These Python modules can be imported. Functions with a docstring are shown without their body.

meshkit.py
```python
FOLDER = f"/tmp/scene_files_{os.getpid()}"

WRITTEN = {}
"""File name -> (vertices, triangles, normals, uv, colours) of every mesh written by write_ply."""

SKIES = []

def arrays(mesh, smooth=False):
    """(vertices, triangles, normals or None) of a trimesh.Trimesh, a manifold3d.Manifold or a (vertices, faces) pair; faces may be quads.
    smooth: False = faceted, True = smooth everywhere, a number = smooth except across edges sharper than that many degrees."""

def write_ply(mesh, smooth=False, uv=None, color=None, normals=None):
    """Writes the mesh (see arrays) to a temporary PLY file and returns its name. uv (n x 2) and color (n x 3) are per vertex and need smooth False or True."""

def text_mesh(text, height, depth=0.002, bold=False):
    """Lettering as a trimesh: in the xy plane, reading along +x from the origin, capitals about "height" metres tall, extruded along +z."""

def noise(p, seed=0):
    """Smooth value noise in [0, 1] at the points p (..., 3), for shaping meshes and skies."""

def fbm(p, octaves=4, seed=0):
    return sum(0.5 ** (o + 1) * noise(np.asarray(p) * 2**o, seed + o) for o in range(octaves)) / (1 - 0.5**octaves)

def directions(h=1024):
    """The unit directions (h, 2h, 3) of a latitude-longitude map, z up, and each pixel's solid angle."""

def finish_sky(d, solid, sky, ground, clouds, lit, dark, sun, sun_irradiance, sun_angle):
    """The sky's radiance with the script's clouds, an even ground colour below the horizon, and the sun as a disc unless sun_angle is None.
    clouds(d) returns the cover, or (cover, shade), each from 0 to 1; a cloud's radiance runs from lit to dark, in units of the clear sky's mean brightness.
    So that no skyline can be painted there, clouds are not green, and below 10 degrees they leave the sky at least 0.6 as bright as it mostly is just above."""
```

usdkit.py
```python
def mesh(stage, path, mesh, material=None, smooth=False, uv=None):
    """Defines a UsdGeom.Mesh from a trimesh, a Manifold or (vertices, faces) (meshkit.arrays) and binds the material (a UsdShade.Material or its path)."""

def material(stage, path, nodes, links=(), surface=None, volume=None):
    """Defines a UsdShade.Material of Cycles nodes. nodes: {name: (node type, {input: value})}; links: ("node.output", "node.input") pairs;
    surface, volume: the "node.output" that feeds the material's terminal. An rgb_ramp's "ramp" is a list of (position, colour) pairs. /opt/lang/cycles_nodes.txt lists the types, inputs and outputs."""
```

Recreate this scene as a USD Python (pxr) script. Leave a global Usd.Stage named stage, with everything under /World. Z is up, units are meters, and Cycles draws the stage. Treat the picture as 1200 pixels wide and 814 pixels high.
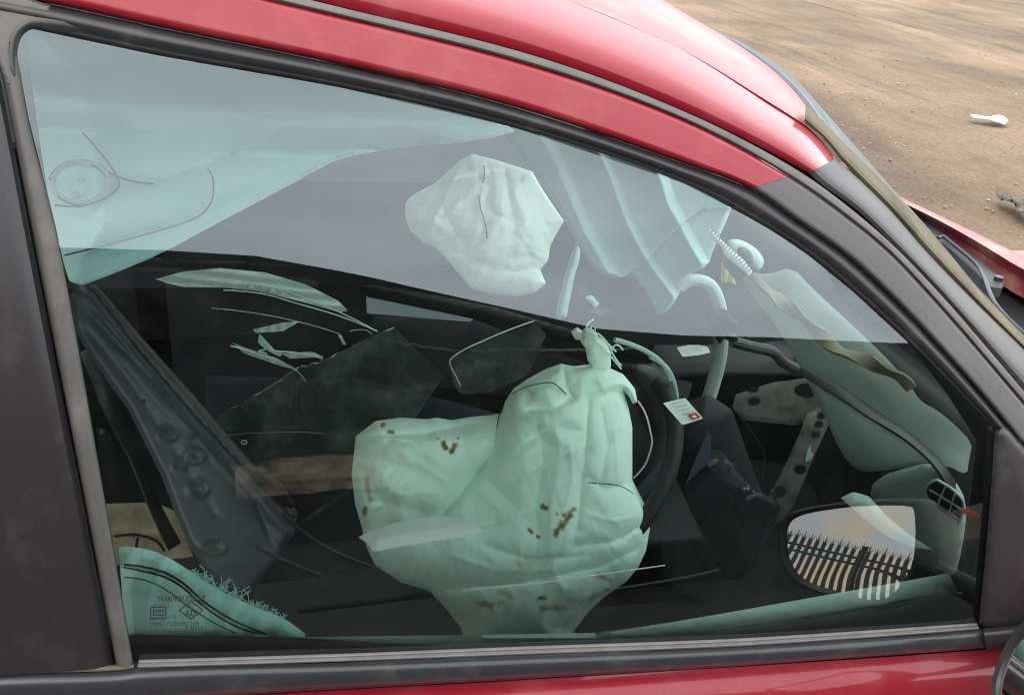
import math, numpy as np, trimesh, shapely
import shapely.geometry as sg
from scipy.interpolate import PchipInterpolator
from scipy.spatial import Delaunay
from pxr import Gf, Sdf, Usd, UsdGeom, UsdLux, UsdShade, Vt
import usdkit, meshkit

stage = Usd.Stage.CreateInMemory()
UsdGeom.SetStageUpAxis(stage, UsdGeom.Tokens.z)
UsdGeom.SetStageMetersPerUnit(stage, 1.0)
UsdGeom.Xform.Define(stage, '/World')
UsdGeom.Scope.Define(stage, '/World/Looks')

# ------------------------------------------------------------------ camera
# x runs forward along the car, y across it away from the camera, z up
EYE = np.array([.12, -.66, 1.61])
YAW, PITCH, ROLL, FPX = math.radians(16), math.radians(-27.5), math.radians(6), 1060.0
DIR = np.array([math.sin(YAW)*math.cos(PITCH), math.cos(YAW)*math.cos(PITCH), math.sin(PITCH)])
_r = np.array([math.cos(YAW), -math.sin(YAW), 0.]); _u = np.cross(_r, DIR)
RIGHT = _r*math.cos(ROLL) + _u*math.sin(ROLL); UP = -_r*math.sin(ROLL) + _u*math.cos(ROLL)
cam = UsdGeom.Camera.Define(stage, '/World/camera')
cam.CreateHorizontalApertureAttr(36.0); cam.CreateVerticalApertureAttr(36.0*694/1024)
cam.CreateFocalLengthAttr(36.0*FPX/1200); cam.CreateClippingRangeAttr(Gf.Vec2f(.02, 2000))
cam.CreateExposureAttr(0.5)
M4 = Gf.Matrix4d(1.0)
for i, vec in enumerate((RIGHT, UP, -DIR, EYE)):
    M4.SetRow(i, Gf.Vec4d(*map(float, vec), 1.0 if i == 3 else 0.0))
cam.AddTransformOp().Set(M4)

# ------------------------------------------------------------------ sky and sun
SUN_AZ, SUN_EL = (-.62, -.78), math.radians(48)
sunv = np.array([SUN_AZ[0]*math.cos(SUN_EL), SUN_AZ[1]*math.cos(SUN_EL), math.sin(SUN_EL)])
SKY = usdkit.material(stage, '/World/Looks/sky_air', {
    'sky': ('sky_texture', {'sky_type': 'single_scattering', 'sun_disc': False, 'sun_elevation': SUN_EL,
                            'sun_rotation': math.atan2(sunv[0], sunv[1]), 'aerosol_density': 2.0}),
    'tc': ('texture_coordinate', {}),
    'mp': ('mapping', {'scale': (1.0, 1.0, 2.6)}),
    'n': ('noise_texture', {'scale': 2.2, 'detail': 7.0, 'roughness': .58, 'distortion': .4}),
    'r': ('rgb_ramp', {'ramp': [(0, (.90, .90, .90)), (.40, (.96, .96, .96)), (.62, (1, 1, 1)), (1, (1, 1, 1))]}),
    'n2': ('noise_texture', {'scale': 5.0, 'detail': 6.0, 'roughness': .6}),
    'shade': ('rgb_ramp', {'ramp': [(0, (11.2, 12.0, 13.0)), (.45, (13.8, 14.5, 15.3)), (.7, (16.6, 16.9, 17.1))]}),
    'warmn': ('rgb_ramp', {'ramp': [(0, (.10, .10, .10)), (.47, (.14, .14, .14)), (.57, (1, 1, 1)), (1, (1, 1, 1))]}),
    'sep': ('separate_xyz', {}),
    'low': ('map_range', {'from_min': .02, 'from_max': .40, 'to_min': .75, 'to_max': 0.0, 'clamp': True}),
    'wf': ('math', {'math_type': 'multiply'}), 'wg': ('math', {'math_type': 'multiply'}),
    'dt': ('vector_math', {'math_type': 'dot_product', 'vector2': (-.96, .05, 0.)}), 'dr': ('map_range', {'from_min': .45, 'from_max': .9, 'clamp': True}),
    'cl': ('mix', {'color2': (22., 14., 5.5)}),
    'm': ('mix', {}),
    'bg': ('background_shader', {'strength': 0.14}),
}, [('tc.generated', 'mp.vector'), ('mp.vector', 'n.vector'), ('mp.vector', 'n2.vector'), ('n.fac', 'r.fac'), ('n2.fac', 'shade.fac'),
    ('tc.generated', 'sep.vector'), ('sep.z', 'low.value'), ('n2.fac', 'warmn.fac'), ('low.result', 'wf.value1'), ('warmn.color', 'wf.value2'),
    ('shade.color', 'cl.color1'), ('tc.generated', 'dt.vector1'), ('dt.value', 'dr.value'), ('wf.value', 'wg.value1'), ('dr.result', 'wg.value2'), ('wg.value', 'cl.fac'), ('r.color', 'm.fac'), ('sky.color', 'm.color1'), ('cl.color', 'm.color2'), ('m.color', 'bg.color')],
    surface='bg.background')
dome = UsdLux.DomeLight.Define(stage, '/World/sky')
UsdShade.MaterialBindingAPI.Apply(dome.GetPrim()).Bind(SKY)
dome.GetPrim().SetCustomDataByKey('kind', 'structure')
sun = UsdLux.DistantLight.Define(stage, '/World/sun')
sun.CreateIntensityAttr(0.35); sun.CreateNormalizeAttr(True); sun.CreateAngleAttr(35.0)
sun.CreateColorAttr(Gf.Vec3f(1.0, .86, .70))
_z = sunv; _x = np.cross([0, 0, 1.], _z); _x /= np.linalg.norm(_x); _y = np.cross(_z, _x)
ms = Gf.Matrix4d(1.0)
for i, vec in enumerate((_x, _y, _z)):
    ms.SetRow(i, Gf.Vec4d(*map(float, vec), 0.0))
sun.AddTransformOp().Set(ms)

# ------------------------------------------------------------------ materials
def mat(name, color, rough=.5, metal=0., coat=0., spec=.5, vary=None, bump=None, trans=0., **kw):
    """principled surface; vary = (colour, scale, low, high) blotches of another colour; bump = (scale, strength, distance)"""
    n = {'p': ('principled_bsdf', {'base_color': color, 'roughness': rough, 'metallic': metal, 'coat_weight': coat,
                                   'specular_ior_level': spec, 'transmission_weight': trans, **kw}), 'g': ('geometry', {})}
    l = []
    if vary:
        n['n'] = ('noise_texture', {'scale': vary[1], 'detail': 6., 'roughness': .62})
        n['r'] = ('map_range', {'from_min': vary[2], 'from_max': vary[3], 'clamp': True})
        n['m'] = ('mix', {'color1': color, 'color2': vary[0]})
        l += [('g.position', 'n.vector'), ('n.fac', 'r.value'), ('r.result', 'm.fac'), ('m.color', 'p.base_color')]
        if len(vary) > 4:
            n['rr'] = ('map_range', {'from_min': 0., 'from_max': 1., 'to_min': rough, 'to_max': vary[4]})
            l += [('r.result', 'rr.value'), ('rr.result', 'p.roughness')]
    if bump:
        n['bn'] = ('noise_texture', {'scale': bump[0], 'detail': 4.})
        n['b'] = ('bump', {'strength': bump[1], 'distance': bump[2]})
        l += [('g.position', 'bn.vector'), ('bn.fac', 'b.height'), ('b.normal', 'p.normal')]
    return usdkit.material(stage, '/World/Looks/' + name, n, l, surface='p.BSDF')

RED = mat('red_paint', (.185, .005, .013), .46, metal=.15, spec=.3, coat=.8, coat_roughness=.05, coat_ior=1.40, vary=((.235, .04, .042), 11., .50, .82, .58))
REDDUST = mat('dusty_red_paint', (.19, .020, .026), .5, metal=.05, coat=.24, coat_roughness=.14, vary=((.42, .20, .16), 7., .46, .72, .75))
PILLAR = mat('satin_grey_paint', (.075, .073, .075), .55, spec=.28, vary=((.105, .10, .095), 6., .48, .78, .6), bump=(900., .05, .002))
BLACKP = mat('black_pillar_film', (.013, .011, .012), .33, vary=((.03, .027, .026), 12., .55, .85, .6), bump=(1500., .05, .001))
FRAMEG = mat('charcoal_frame', (.055, .051, .050), .5, vary=((.12, .105, .09), 16., .5, .8, .65))
RUBBER = mat('black_rubber', (.012, .011, .012), .42, vary=((.05, .045, .04), 25., .55, .85, .65))
MOULD = mat('black_moulding', (.018, .018, .021), .30, vary=((.05, .047, .045), 18., .55, .85, .5))
LIP = mat('grey_rubber_lip', (.14, .13, .127), .8, vary=((.09, .083, .078), 30., .42, .75))
DUST = mat('dusty_trim', (.135, .118, .080), .9, spec=.15, vary=((.075, .068, .050), 14., .42, .66))
DARK = mat('black_plastic', (.006, .0065, .0075), .62, bump=(700., .15, .001))
DARK2 = mat('dark_grey_plastic', (.028, .030, .033), .5, vary=((.05, .05, .05), 11., .5, .8), bump=(800., .12, .001))
SLATE = mat('slate_painted_steel', (.046, .054, .072), .5, vary=((.09, .088, .085), 13., .54, .8, .6))
STEEL = mat('bare_grey_steel', (.22, .22, .21), .5, metal=.25, vary=((.055, .05, .045), 20., .45, .75))
DASHG = mat('grey_green_dash', (.38, .47, .43), .62, bump=(420., .5, .0015))
TRIM = mat('pale_trim', (.54, .62, .59), .65, vary=((.44, .50, .48), 10., .52, .8))
LINER = mat('pale_headliner', (.66, .655, .62), .85, bump=(900., .2, .001), vary=((.5, .48, .44), 5., .5, .8))
VISOR = mat('pale_visor', (.36, .48, .50), .7, vary=((.30, .40, .42), 6., .42, .7))
CARPET = mat('beige_carpet', (.30, .25, .18), .95, vary=((.16, .13, .10), 20., .4, .7), bump=(500., .6, .003))
PAPER = mat('white_paper', (.74, .74, .71), .7, vary=((.60, .60, .57), 40., .45, .7))
INK = mat('dark_ink', (.012, .012, .014), .6)
GREYINK = mat('grey_ink', (.35, .35, .36), .7)
REDINK = mat('red_print', (.42, .03, .02), .6)
REDTAG = mat('red_plastic', (.85, .03, .02), .4)
YELLOW = mat('yellow_plastic', (.62, .46, .16), .5)
SHARD = mat('pale_glass', (.74, .86, .80), .10, spec=.8, vary=((.70, .80, .74), 30., .45, .7, .3))
EDGE = mat('bright_glass_edge', (.70, .85, .78), .15, spec=.9)
STRAP = mat('brown_strap', (.17, .14, .10), .85, bump=(600., .6, .002))
HOSE = mat('pale_hose', (.40, .45, .44), .45)
WIRE = mat('white_wire', (.65, .68, .66), .4)
PURPLE = mat('purple_wire', (.20, .10, .17), .5)
BLUEW = mat('blue_wire', (.08, .16, .38), .5)
SEAM = mat('dark_thread', (.030, .022, .020), .8)
MIRROR = mat('mirror_silver', (.92, .92, .93), .0, metal=1.)
SUVP = mat('black_vehicle_paint', (.004, .004, .005), .8, spec=.08)
STRIPG = mat('grey_weather_strip', (.095, .087, .082), .75, vary=((.065, .058, .053), 20., .45, .75))
WHEELM = mat('tyre_rubber', (.014, .014, .014), .8, bump=(60., .5, .01))
GALV = mat('dark_galvanised_steel', (.07, .07, .07), .6, metal=.2, vary=((.13, .10, .08), 3., .5, .8))
LOG = mat('weathered_timber', (.36, .25, .16), .8, vary=((.10, .07, .05), 11., .42, .60), bump=(40., .8, .01))
SCRAP = mat('torn_black_rubber', (.05, .045, .042), .8, vary=((.16, .14, .12), 30., .45, .7), bump=(60., .6, .01))
STONE = mat('small_stones', (.17, .13, .10), .9, vary=((.38, .32, .26), 3., .45, .66))

def fabric(name, color, stain=False, transl=.18):
    n = {'g': ('geometry', {}), 'p': ('principled_bsdf', {'base_color': color, 'roughness': .78, 'specular_ior_level': .25, 'sheen_weight': .1}),
         't': ('translucent_bsdf', {'color': color}), 'x': ('mix_closure', {'fac': transl}),
         'w': ('noise_texture', {'scale': 900., 'detail': 1.}), 'bn': ('noise_texture', {'scale': 42., 'detail': 5., 'roughness': .6}),
         'a': ('math', {'math_type': 'multiply_add', 'value2': 5.0}), 'b': ('bump', {'strength': .35, 'distance': .0012})}
    l = [('g.position', 'w.vector'), ('g.position', 'bn.vector'), ('bn.fac', 'a.value1'), ('w.fac', 'a.value3'), ('a.value', 'b.height'),
         ('b.normal', 'p.normal'), ('p.BSDF', 'x.closure1'), ('t.BSDF', 'x.closure2')]
    if stain:
        n['at'] = ('attribute', {'attribute': 'stain'})
        n['sm'] = ('rgb_ramp', {'ramp': [(0, color), (.30, (.50, .44, .30)), (.62, (.22, .15, .07)), (1, (.07, .035, .015))]})
        l += [('at.fac', 'sm.fac'), ('sm.color', 'p.base_color'), ('sm.color', 't.color')]
    return usdkit.material(stage, '/World/Looks/' + name, n, l, surface='x.closure')
BAG = fabric('airbag_cloth', (.78, .94, .86), True, .08)
BAG2 = fabric('airbag_cloth_plain', (.80, .85, .80))
CLOTH = fabric('turquoise_cloth', (.60, .88, .82), transl=.12)
LINERB = fabric('bluish_lining_cloth', (.50, .72, .75), transl=.1)

def glass(name, tint, ior, dirt=.03, rough=.0, refl=.97):
    """a pane that lets sunlight through: tinted transparency, a Fresnel reflection and a thin film of dust"""
    n = {'g': ('geometry', {}), 't': ('transparent_bsdf', {'color': tint}), 's': ('glossy_bsdf', {'color': (refl*.90, refl*.99, refl*1.02), 'roughness': rough}),
         'f': ('fresnel', {'IOR': ior}), 'x': ('mix_closure', {}),
         'n': ('noise_texture', {'scale': 9., 'detail': 8., 'roughness': .7}), 'r': ('map_range', {'from_min': .45, 'from_max': .85, 'to_min': dirt*.25, 'to_max': dirt*2.2, 'clamp': True}),
         'v': ('voronoi_texture', {'scale': 75.}), 'vr': ('map_range', {'from_min': .0, 'from_max': .10, 'to_min': dirt*4.0, 'to_max': 0., 'clamp': True}),
         'vn': ('noise_texture', {'scale': 14., 'detail': 3.}), 'vm': ('map_range', {'from_min': .5, 'from_max': .7, 'clamp': True}), 'vv': ('math', {'math_type': 'multiply'}),
         'ad': ('math', {'math_type': 'add', 'use_clamp': True}), 'd': ('diffuse_bsdf', {'color': (.5, .48, .44)}), 'y': ('mix_closure', {})}
    l = [('f.fac', 'x.fac'), ('t.BSDF', 'x.closure1'), ('s.BSDF', 'x.closure2'), ('g.position', 'n.vector'), ('n.fac', 'r.value'),
         ('g.position', 'v.vector'), ('v.distance', 'vr.value'), ('g.position', 'vn.vector'), ('vn.fac', 'vm.value'), ('vr.result', 'vv.value1'), ('vm.result', 'vv.value2'),
         ('r.result', 'ad.value1'), ('vv.value', 'ad.value2'), ('ad.value', 'y.fac'), ('x.closure', 'y.closure1'), ('d.BSDF', 'y.closure2')]
    return usdkit.material(stage, '/World/Looks/' + name, n, l, surface='y.closure')
GLASS = glass('green_window_glass', (.83, .97, .90), 1.90, .0022)
SCREEN = glass('dusty_windscreen_glass', (.88, .95, .92), 1.3, .05, .35, .22)
TINTED = glass('tinted_pane_glass', (.36, .45, .43), 1.4, .02)
CLEAR = glass('clear_green_glass', (.90, .96, .93), 1.5, .02)
FILM = glass('dark_film_glass', (.035, .045, .045), 1.5, .03)
PANE = glass('broken_pane_glass', (.66, .82, .75), 1.7, .07)

# ------------------------------------------------------------------ projection helpers
def ray(p):
    p = np.asarray(p, float)
    v = DIR + np.multiply.outer((p[..., 0]-600)/FPX, RIGHT) - np.multiply.outer((p[..., 1]-407)/FPX, UP)
    return v/np.linalg.norm(v, axis=-1, keepdims=True)
def S(x, z):                                   # the near flank of the car: y of the glass at (x, z)
    h = z - .93
    return h*.17 + np.where(h > 0, .20, -.1)*h*h + .06*np.clip(x-.2, 0, 9)**2
def side(p, off=0.):
    d = ray(p); t = np.full(d.shape[:-1], .75)
    off = np.asarray(off, float)
    for _ in range(40):
        q = EYE + d*t[..., None]
        t = t + (S(q[..., 0], q[..., 2]) - off - q[..., 1])/d[..., 1]*.8
    return EYE + d*t[..., None]
def snorm(q):
    e = 1e-4
    sx = (S(q[..., 0]+e, q[..., 2]) - S(q[..., 0]-e, q[..., 2]))/(2*e); sz = (S(q[..., 0], q[..., 2]+e) - S(q[..., 0], q[..., 2]-e))/(2*e)
    n = np.stack([sx, -np.ones_like(sx), sz], -1)
    return n/np.linalg.norm(n, axis=-1, keepdims=True)
def at(p, y):                                  # where the sight line of a picture point meets the plane y (y may vary)
    d = ray(p)
    return EYE + d*((np.asarray(y, float) - EYE[1])/d[..., 1])[..., None]
def atz(p, z):
    d = ray(p)
    return EYE + d*((np.asarray(z, float) - EYE[2])/d[..., 2])[..., None]
def curve(pts, n):
    pts = np.asarray(pts, float); s = np.r_[0, np.cumsum(np.linalg.norm(np.diff(pts, axis=0), axis=1))]
    u = np.linspace(0, s[-1], n)
    return np.stack([PchipInterpolator(s, pts[:, k])(u) for k in range(pts.shape[1])], -1)
def grid(P):                                   # (n, m, 3) -> trimesh
    n, m = P.shape[:2]; i = np.arange(n*m).reshape(n, m)
    f = np.stack([i[:-1, :-1], i[:-1, 1:], i[1:, 1:], i[1:, :-1]], -1).reshape(-1, 4)
    return trimesh.Trimesh(P.reshape(-1, 3), np.vstack([f[:, [0, 1, 2]], f[:, [0, 2, 3]]]), process=False)
def strip(a, b, prof, n=80, off=0., smooth_b=True):
    """band on the car's flank between two picture curves; prof = outward offsets (m) across it"""
    A, B = curve(a, n), curve(b, n); prof = np.asarray(prof, float)
    u = np.linspace(0, 1, len(prof))
    px = A[:, None]*(1-u[None, :, None]) + B[:, None]*u[None, :, None]
    q = side(px, off); 
    return grid(q + snorm(q)*prof[None, :, None])
def tube(pts, r, n=8, dense=0, closed=False):
    pts = np.asarray(pts, float)
    if dense: pts = curve(pts, dense)
    r = np.broadcast_to(np.asarray(r, float), (len(pts),)) if np.ndim(r) == 0 or len(np.atleast_1d(r)) == len(pts) else np.interp(np.linspace(0, 1, len(pts)), np.linspace(0, 1, len(r)), r)
    T = np.gradient(pts, axis=0); T /= np.linalg.norm(T, axis=1, keepdims=True) + 1e-12
    ref = np.array([0, 0, 1.]) if abs(T[0][2]) < .9 else np.array([1., 0, 0])
    N = np.cross(T[0], ref); N /= np.linalg.norm(N); Ns = [N]
    for k in range(1, len(pts)):
        N = Ns[-1] - T[k]*(Ns[-1] @ T[k]); Ns.append(N/np.linalg.norm(N))
    Ns = np.array(Ns); Bs = np.cross(T, Ns); a = np.linspace(0, 2*np.pi, n+1)
    P = pts[:, None] + r[:, None, None]*(np.cos(a)[None, :, None]*Ns[:, None] + np.sin(a)[None, :, None]*Bs[:, None])
    P[:, -1] = P[:, 0]
    g = grid(P); v = np.vstack([g.vertices, pts[[0, -1]]]); k = len(v); m = n+1
    c0 = [[k-2, i+1, i] for i in range(n)]; c1 = [[k-1, (len(pts)-1)*m+i, (len(pts)-1)*m+i+1] for i in range(n)]
    return trimesh.Trimesh(v, np.vstack([g.faces, c0, c1]), process=False)
def box(c, s, rot=None):
    b = trimesh.creation.box(s)
    e = min(s)*.12
    import manifold3d as m3
    sph = m3.Manifold.sphere(e, 8)
    h = m3.Manifold.batch_hull([sph.translate([sx*(s[0]/2-e), sy*(s[1]/2-e), sz*(s[2]/2-e)]) for sx in (-1, 1) for sy in (-1, 1) for sz in (-1, 1)])
    mm = h.to_mesh(); b = trimesh.Trimesh(mm.vert_properties[:, :3], mm.tri_verts, process=False)
    if rot is not None: b.apply_transform(trimesh.transformations.euler_matrix(*rot))
    b.apply_translation(c); return b
def join(*ms): return trimesh.util.concatenate(list(ms))

def tri_px(poly, res):
    """triangulated picture polygon: points, triangles, ordered rim indices, distance to the rim"""
    pg = sg.Polygon(poly)
    if not pg.is_valid: pg = pg.buffer(0)
    ring = np.array(pg.exterior.coords)[:-1]
    n = max(12, int(pg.exterior.length/res)); rim = np.array([pg.exterior.interpolate(k/n, normalized=True).coords[0] for k in range(n)])
    x0, y0, x1, y1 = pg.bounds
    gx, gy = np.meshgrid(np.arange(x0, x1, res), np.arange(y0, y1, res*.866)); gx = gx + (np.arange(gx.shape[0]) % 2)[:, None]*res*.5
    ins = np.stack([gx.ravel(), gy.ravel()], 1)
    pt = shapely.points(ins); inner = shapely.contains(pg, pt) & (shapely.distance(pt, pg.exterior) > res*.55); ins = ins[inner]
    holes = []
    P = np.vstack([rim, ins]); T = Delaunay(P).simplices
    T = T[shapely.contains(pg, shapely.points(P[T].mean(1)))]
    a, b, c = P[T[:, 0]], P[T[:, 1]], P[T[:, 2]]
    cr = (b-a)[:, 0]*(c-a)[:, 1]-(b-a)[:, 1]*(c-a)[:, 0]
    T = np.where((cr > 0)[:, None], T[:, [0, 2, 1]], T)[np.abs(cr) > 1e-6]
    return P, T, n, shapely.distance(shapely.points(P), pg.exterior)
def smooth_poly(poly, k=2):
    p = np.asarray(poly, float)
    for _ in range(k):
        q = np.roll(p, -1, 0); p = np.stack([p*.75+q*.25, p*.25+q*.75], 1).reshape(-1, 2)
    return p
def planefn(y, gx=0., gy=0., c=(600, 407)):    # y as an affine function of the picture point
    return lambda P: y + gx*(P[:, 0]-c[0]) + gy*(P[:, 1]-c[1])
def slab(poly, yf, thick=.01, res=7, relief=None, smooth=0):
    """solid plate with the outline poly standing at depth yf; relief(P, dist) = metres towards the viewer"""
    if smooth: poly = smooth_poly(poly, smooth)
    if not callable(yf): yf = planefn(yf)
    P, T, n, dist = tri_px(poly, res)
    base = at(P, yf(P)); d = ray(P)
    rel = relief(P, dist) if relief else np.zeros(len(P))
    fr = base - d*rel[:, None]; bk = fr + d*thick
    m = len(P); i = np.arange(n); j = (i+1) % n
    k = np.stack([i, j, j+m], 1); k2 = np.stack([i, j+m, i+m], 1)
    return trimesh.Trimesh(np.vstack([fr, bk]), np.vstack([T, T[:, ::-1]+m, k, k2]), process=False), P
def pillow(poly, yf, depth, res=4, soft=60., relief=None, back=.6, smooth=0):
    """inflated closed shape: thickest away from its rim"""
    if smooth: poly = smooth_poly(poly, smooth)
    if not callable(yf): yf = planefn(yf)
    P, T, n, dist = tri_px(poly, res)
    u = np.clip(dist/soft, 0, 1); h = depth*np.sqrt(1-(1-u)**2)
    rel = (relief(P, dist) if relief else 0.)*np.clip(dist/9., 0, 1)
    base = at(P, yf(P)); d = ray(P); fr = base - d*(h+rel)[:, None]; bk = base + d*(h*back)[:, None]
    m = len(P); idx = np.arange(m)+m; idx[:n] = np.arange(n)
    T2 = np.stack([idx[T[:, 0]], idx[T[:, 2]], idx[T[:, 1]]], 1)
    return trimesh.Trimesh(np.vstack([fr, bk]), np.vstack([T, T2]), process=False), P
def seg_dist(P, line):
    return shapely.distance(shapely.points(P), sg.LineString(line))
def valley(P, line, depth, w):                 # a fold: sharp in the middle, soft to the sides
    return -depth*np.exp(-seg_dist(P, line)/w)
def ridge_noise(P, scale, seed, amp):
    q = np.stack([P[:, 0]/scale, P[:, 1]/scale, np.full(len(P), seed*7.3)], -1)
    w = meshkit.fbm(q*.5+11, 2, seed)*2.2
    return amp*(1-np.abs(2*meshkit.fbm(q+w[:, None], 3, seed)-1)*2)

# ------------------------------------------------------------------ naming
USED = {}
ORIGIN = {}
def numbered(path):
    k = USED.get(path, 0); USED[path] = k+1
    return path if k == 0 else f'{path}_{k:03d}'
def tag(prim, label=None, cat=None, group=None, kind=None):
    for k, v in (('label', label), ('category', cat), ('group', group), ('kind', kind)):
        if v: prim.SetCustomDataByKey(k, v)
    return prim
def thing(name, label, cat, loc=(0, 0, 0), group=None):
    path = numbered('/World/'+name); x = UsdGeom.Xform.Define(stage, path); x.AddTranslateOp().Set(Gf.Vec3d(*map(float, loc)))
    ORIGIN[path] = np.array(loc, float)
    return tag(x.GetPrim(), label, cat, group)
def obj(name, mesh, m, parent=None, label=None, smooth=35, cat=None, kind=None, group=None, stain=None, loc=None):
    path = numbered((str(parent.GetPath()) if parent else '/World')+'/'+name)
    o = ORIGIN[str(parent.GetPath())] if parent else np.array(loc if loc is not None else (0, 0, 0), float)
    ORIGIN[path] = o
    mesh = trimesh.Trimesh(mesh.vertices-o, mesh.faces, process=False)
    g = usdkit.mesh(stage, path, mesh, m, smooth=True if stain is not None else smooth)
    if parent is None and loc is not None: g.AddTranslateOp().Set(Gf.Vec3d(*map(float, o)))
    if stain is not None:
        UsdGeom.PrimvarsAPI(g).CreatePrimvar('stain', Sdf.ValueTypeNames.FloatArray, 'vertex').Set(Vt.FloatArray.FromNumpy(np.asarray(stain, np.float32)))
    return tag(g.GetPrim(), label, cat, group, kind)

# ------------------------------------------------------------------ ground
def ground_material():
    n = {'g': ('geometry', {}), 'p': ('principled_bsdf', {'roughness': .93, 'specular_ior_level': .2}),
         'rot': ('mapping', {'rotation': (0, 0, math.radians(-6)), 'scale': (.62, .20, 1.)}),
         'n1': ('noise_texture', {'scale': .9, 'detail': 9., 'roughness': .62, 'distortion': .7}), 'r1': ('rgb_ramp', {'ramp': [(0, (.125, .098, .080)), (.34, (.17, .128, .098)), (.45, (.195, .138, .091)), (.55, (.24, .170, .110)), (.66, (.27, .202, .138)), (.80, (.32, .26, .20)), (1, (.35, .295, .235))]}),
         'n2': ('noise_texture', {'scale': .55, 'detail': 8., 'roughness': .6}), 'r2': ('map_range', {'from_min': .36, 'from_max': .66, 'to_min': .70, 'to_max': 1.16, 'clamp': True}),
         'n3': ('noise_texture', {'scale': 30., 'detail': 6., 'roughness': .75}), 'r3': ('map_range', {'from_min': .32, 'from_max': .68, 'to_min': .70, 'to_max': 1.26, 'clamp': True}),
         'm2': ('mix', {'mix_type': 'multiply', 'fac': 1.}), 'm3': ('mix', {'mix_type': 'multiply', 'fac': 1.}),
         'rut': ('noise_texture', {'scale': 1.1, 'detail': 7., 'roughness': .7, 'distortion': .5}), 'rr': ('map_range', {'from_min': .57, 'from_max': .69, 'to_min': 0., 'to_max': .78, 'clamp': True}),
         'mr': ('mix', {'color2': (.075, .062, .055)}), 'rot2': ('mapping', {'rotation': (0, 0, math.radians(9)), 'scale': (1.0, .07, 1.), 'location': (3.7, 1.3, 0)}),
         'bn': ('noise_texture', {'scale': 55., 'detail': 8., 'roughness': .72}), 'b': ('bump', {'strength': .9, 'distance': .03})}
    l = [('g.position', 'rot.vector'), ('rot.vector', 'n1.vector'), ('n1.fac', 'r1.fac'), ('g.position', 'n2.vector'), ('n2.fac', 'r2.value'), ('g.position', 'n3.vector'), ('n3.fac', 'r3.value'),
         ('r1.color', 'm2.color1'), ('r2.result', 'm2.color2'), ('m2.color', 'm3.color1'), ('r3.result', 'm3.color2'),
         ('g.position', 'rot2.vector'), ('rot2.vector', 'rut.vector'), ('rut.fac', 'rr.value'), ('rr.result', 'mr.fac'), ('m3.color', 'mr.color1'), ('mr.color', 'p.base_color'),
         ('g.position', 'bn.vector'), ('bn.fac', 'b.height'), ('b.normal', 'p.normal')]
    return usdkit.material(stage, '/World/Looks/bare_earth', n, l, surface='p.BSDF')
EARTH = ground_material()
_fine = np.r_[-400, -200, -100, -60, -40, -25, -15, -8, np.arange(-4, 24, .14), 26, 30, 40, 60, 100, 200, 400]
gx, gy = np.meshgrid(_fine, _fine, indexing='ij')
rr_ = np.stack([gx*1.3, gy*.25, gx*0], -1)
gz = (meshkit.fbm(rr_, 4, 3)-.5)*.06 + (meshkit.fbm(np.stack([gx*4, gy*2, gx*0+4], -1), 3, 8)-.5)*.03
gz = gz*np.clip((np.hypot(gx-.5, gy-.5)-1.5)/2, 0, 1)*((gx > -4) & (gx < 24) & (gy > -4) & (gy < 24))
obj('ground', grid(np.stack([gx, gy, gz], -1)), EARTH, smooth=True, kind='structure')

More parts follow.
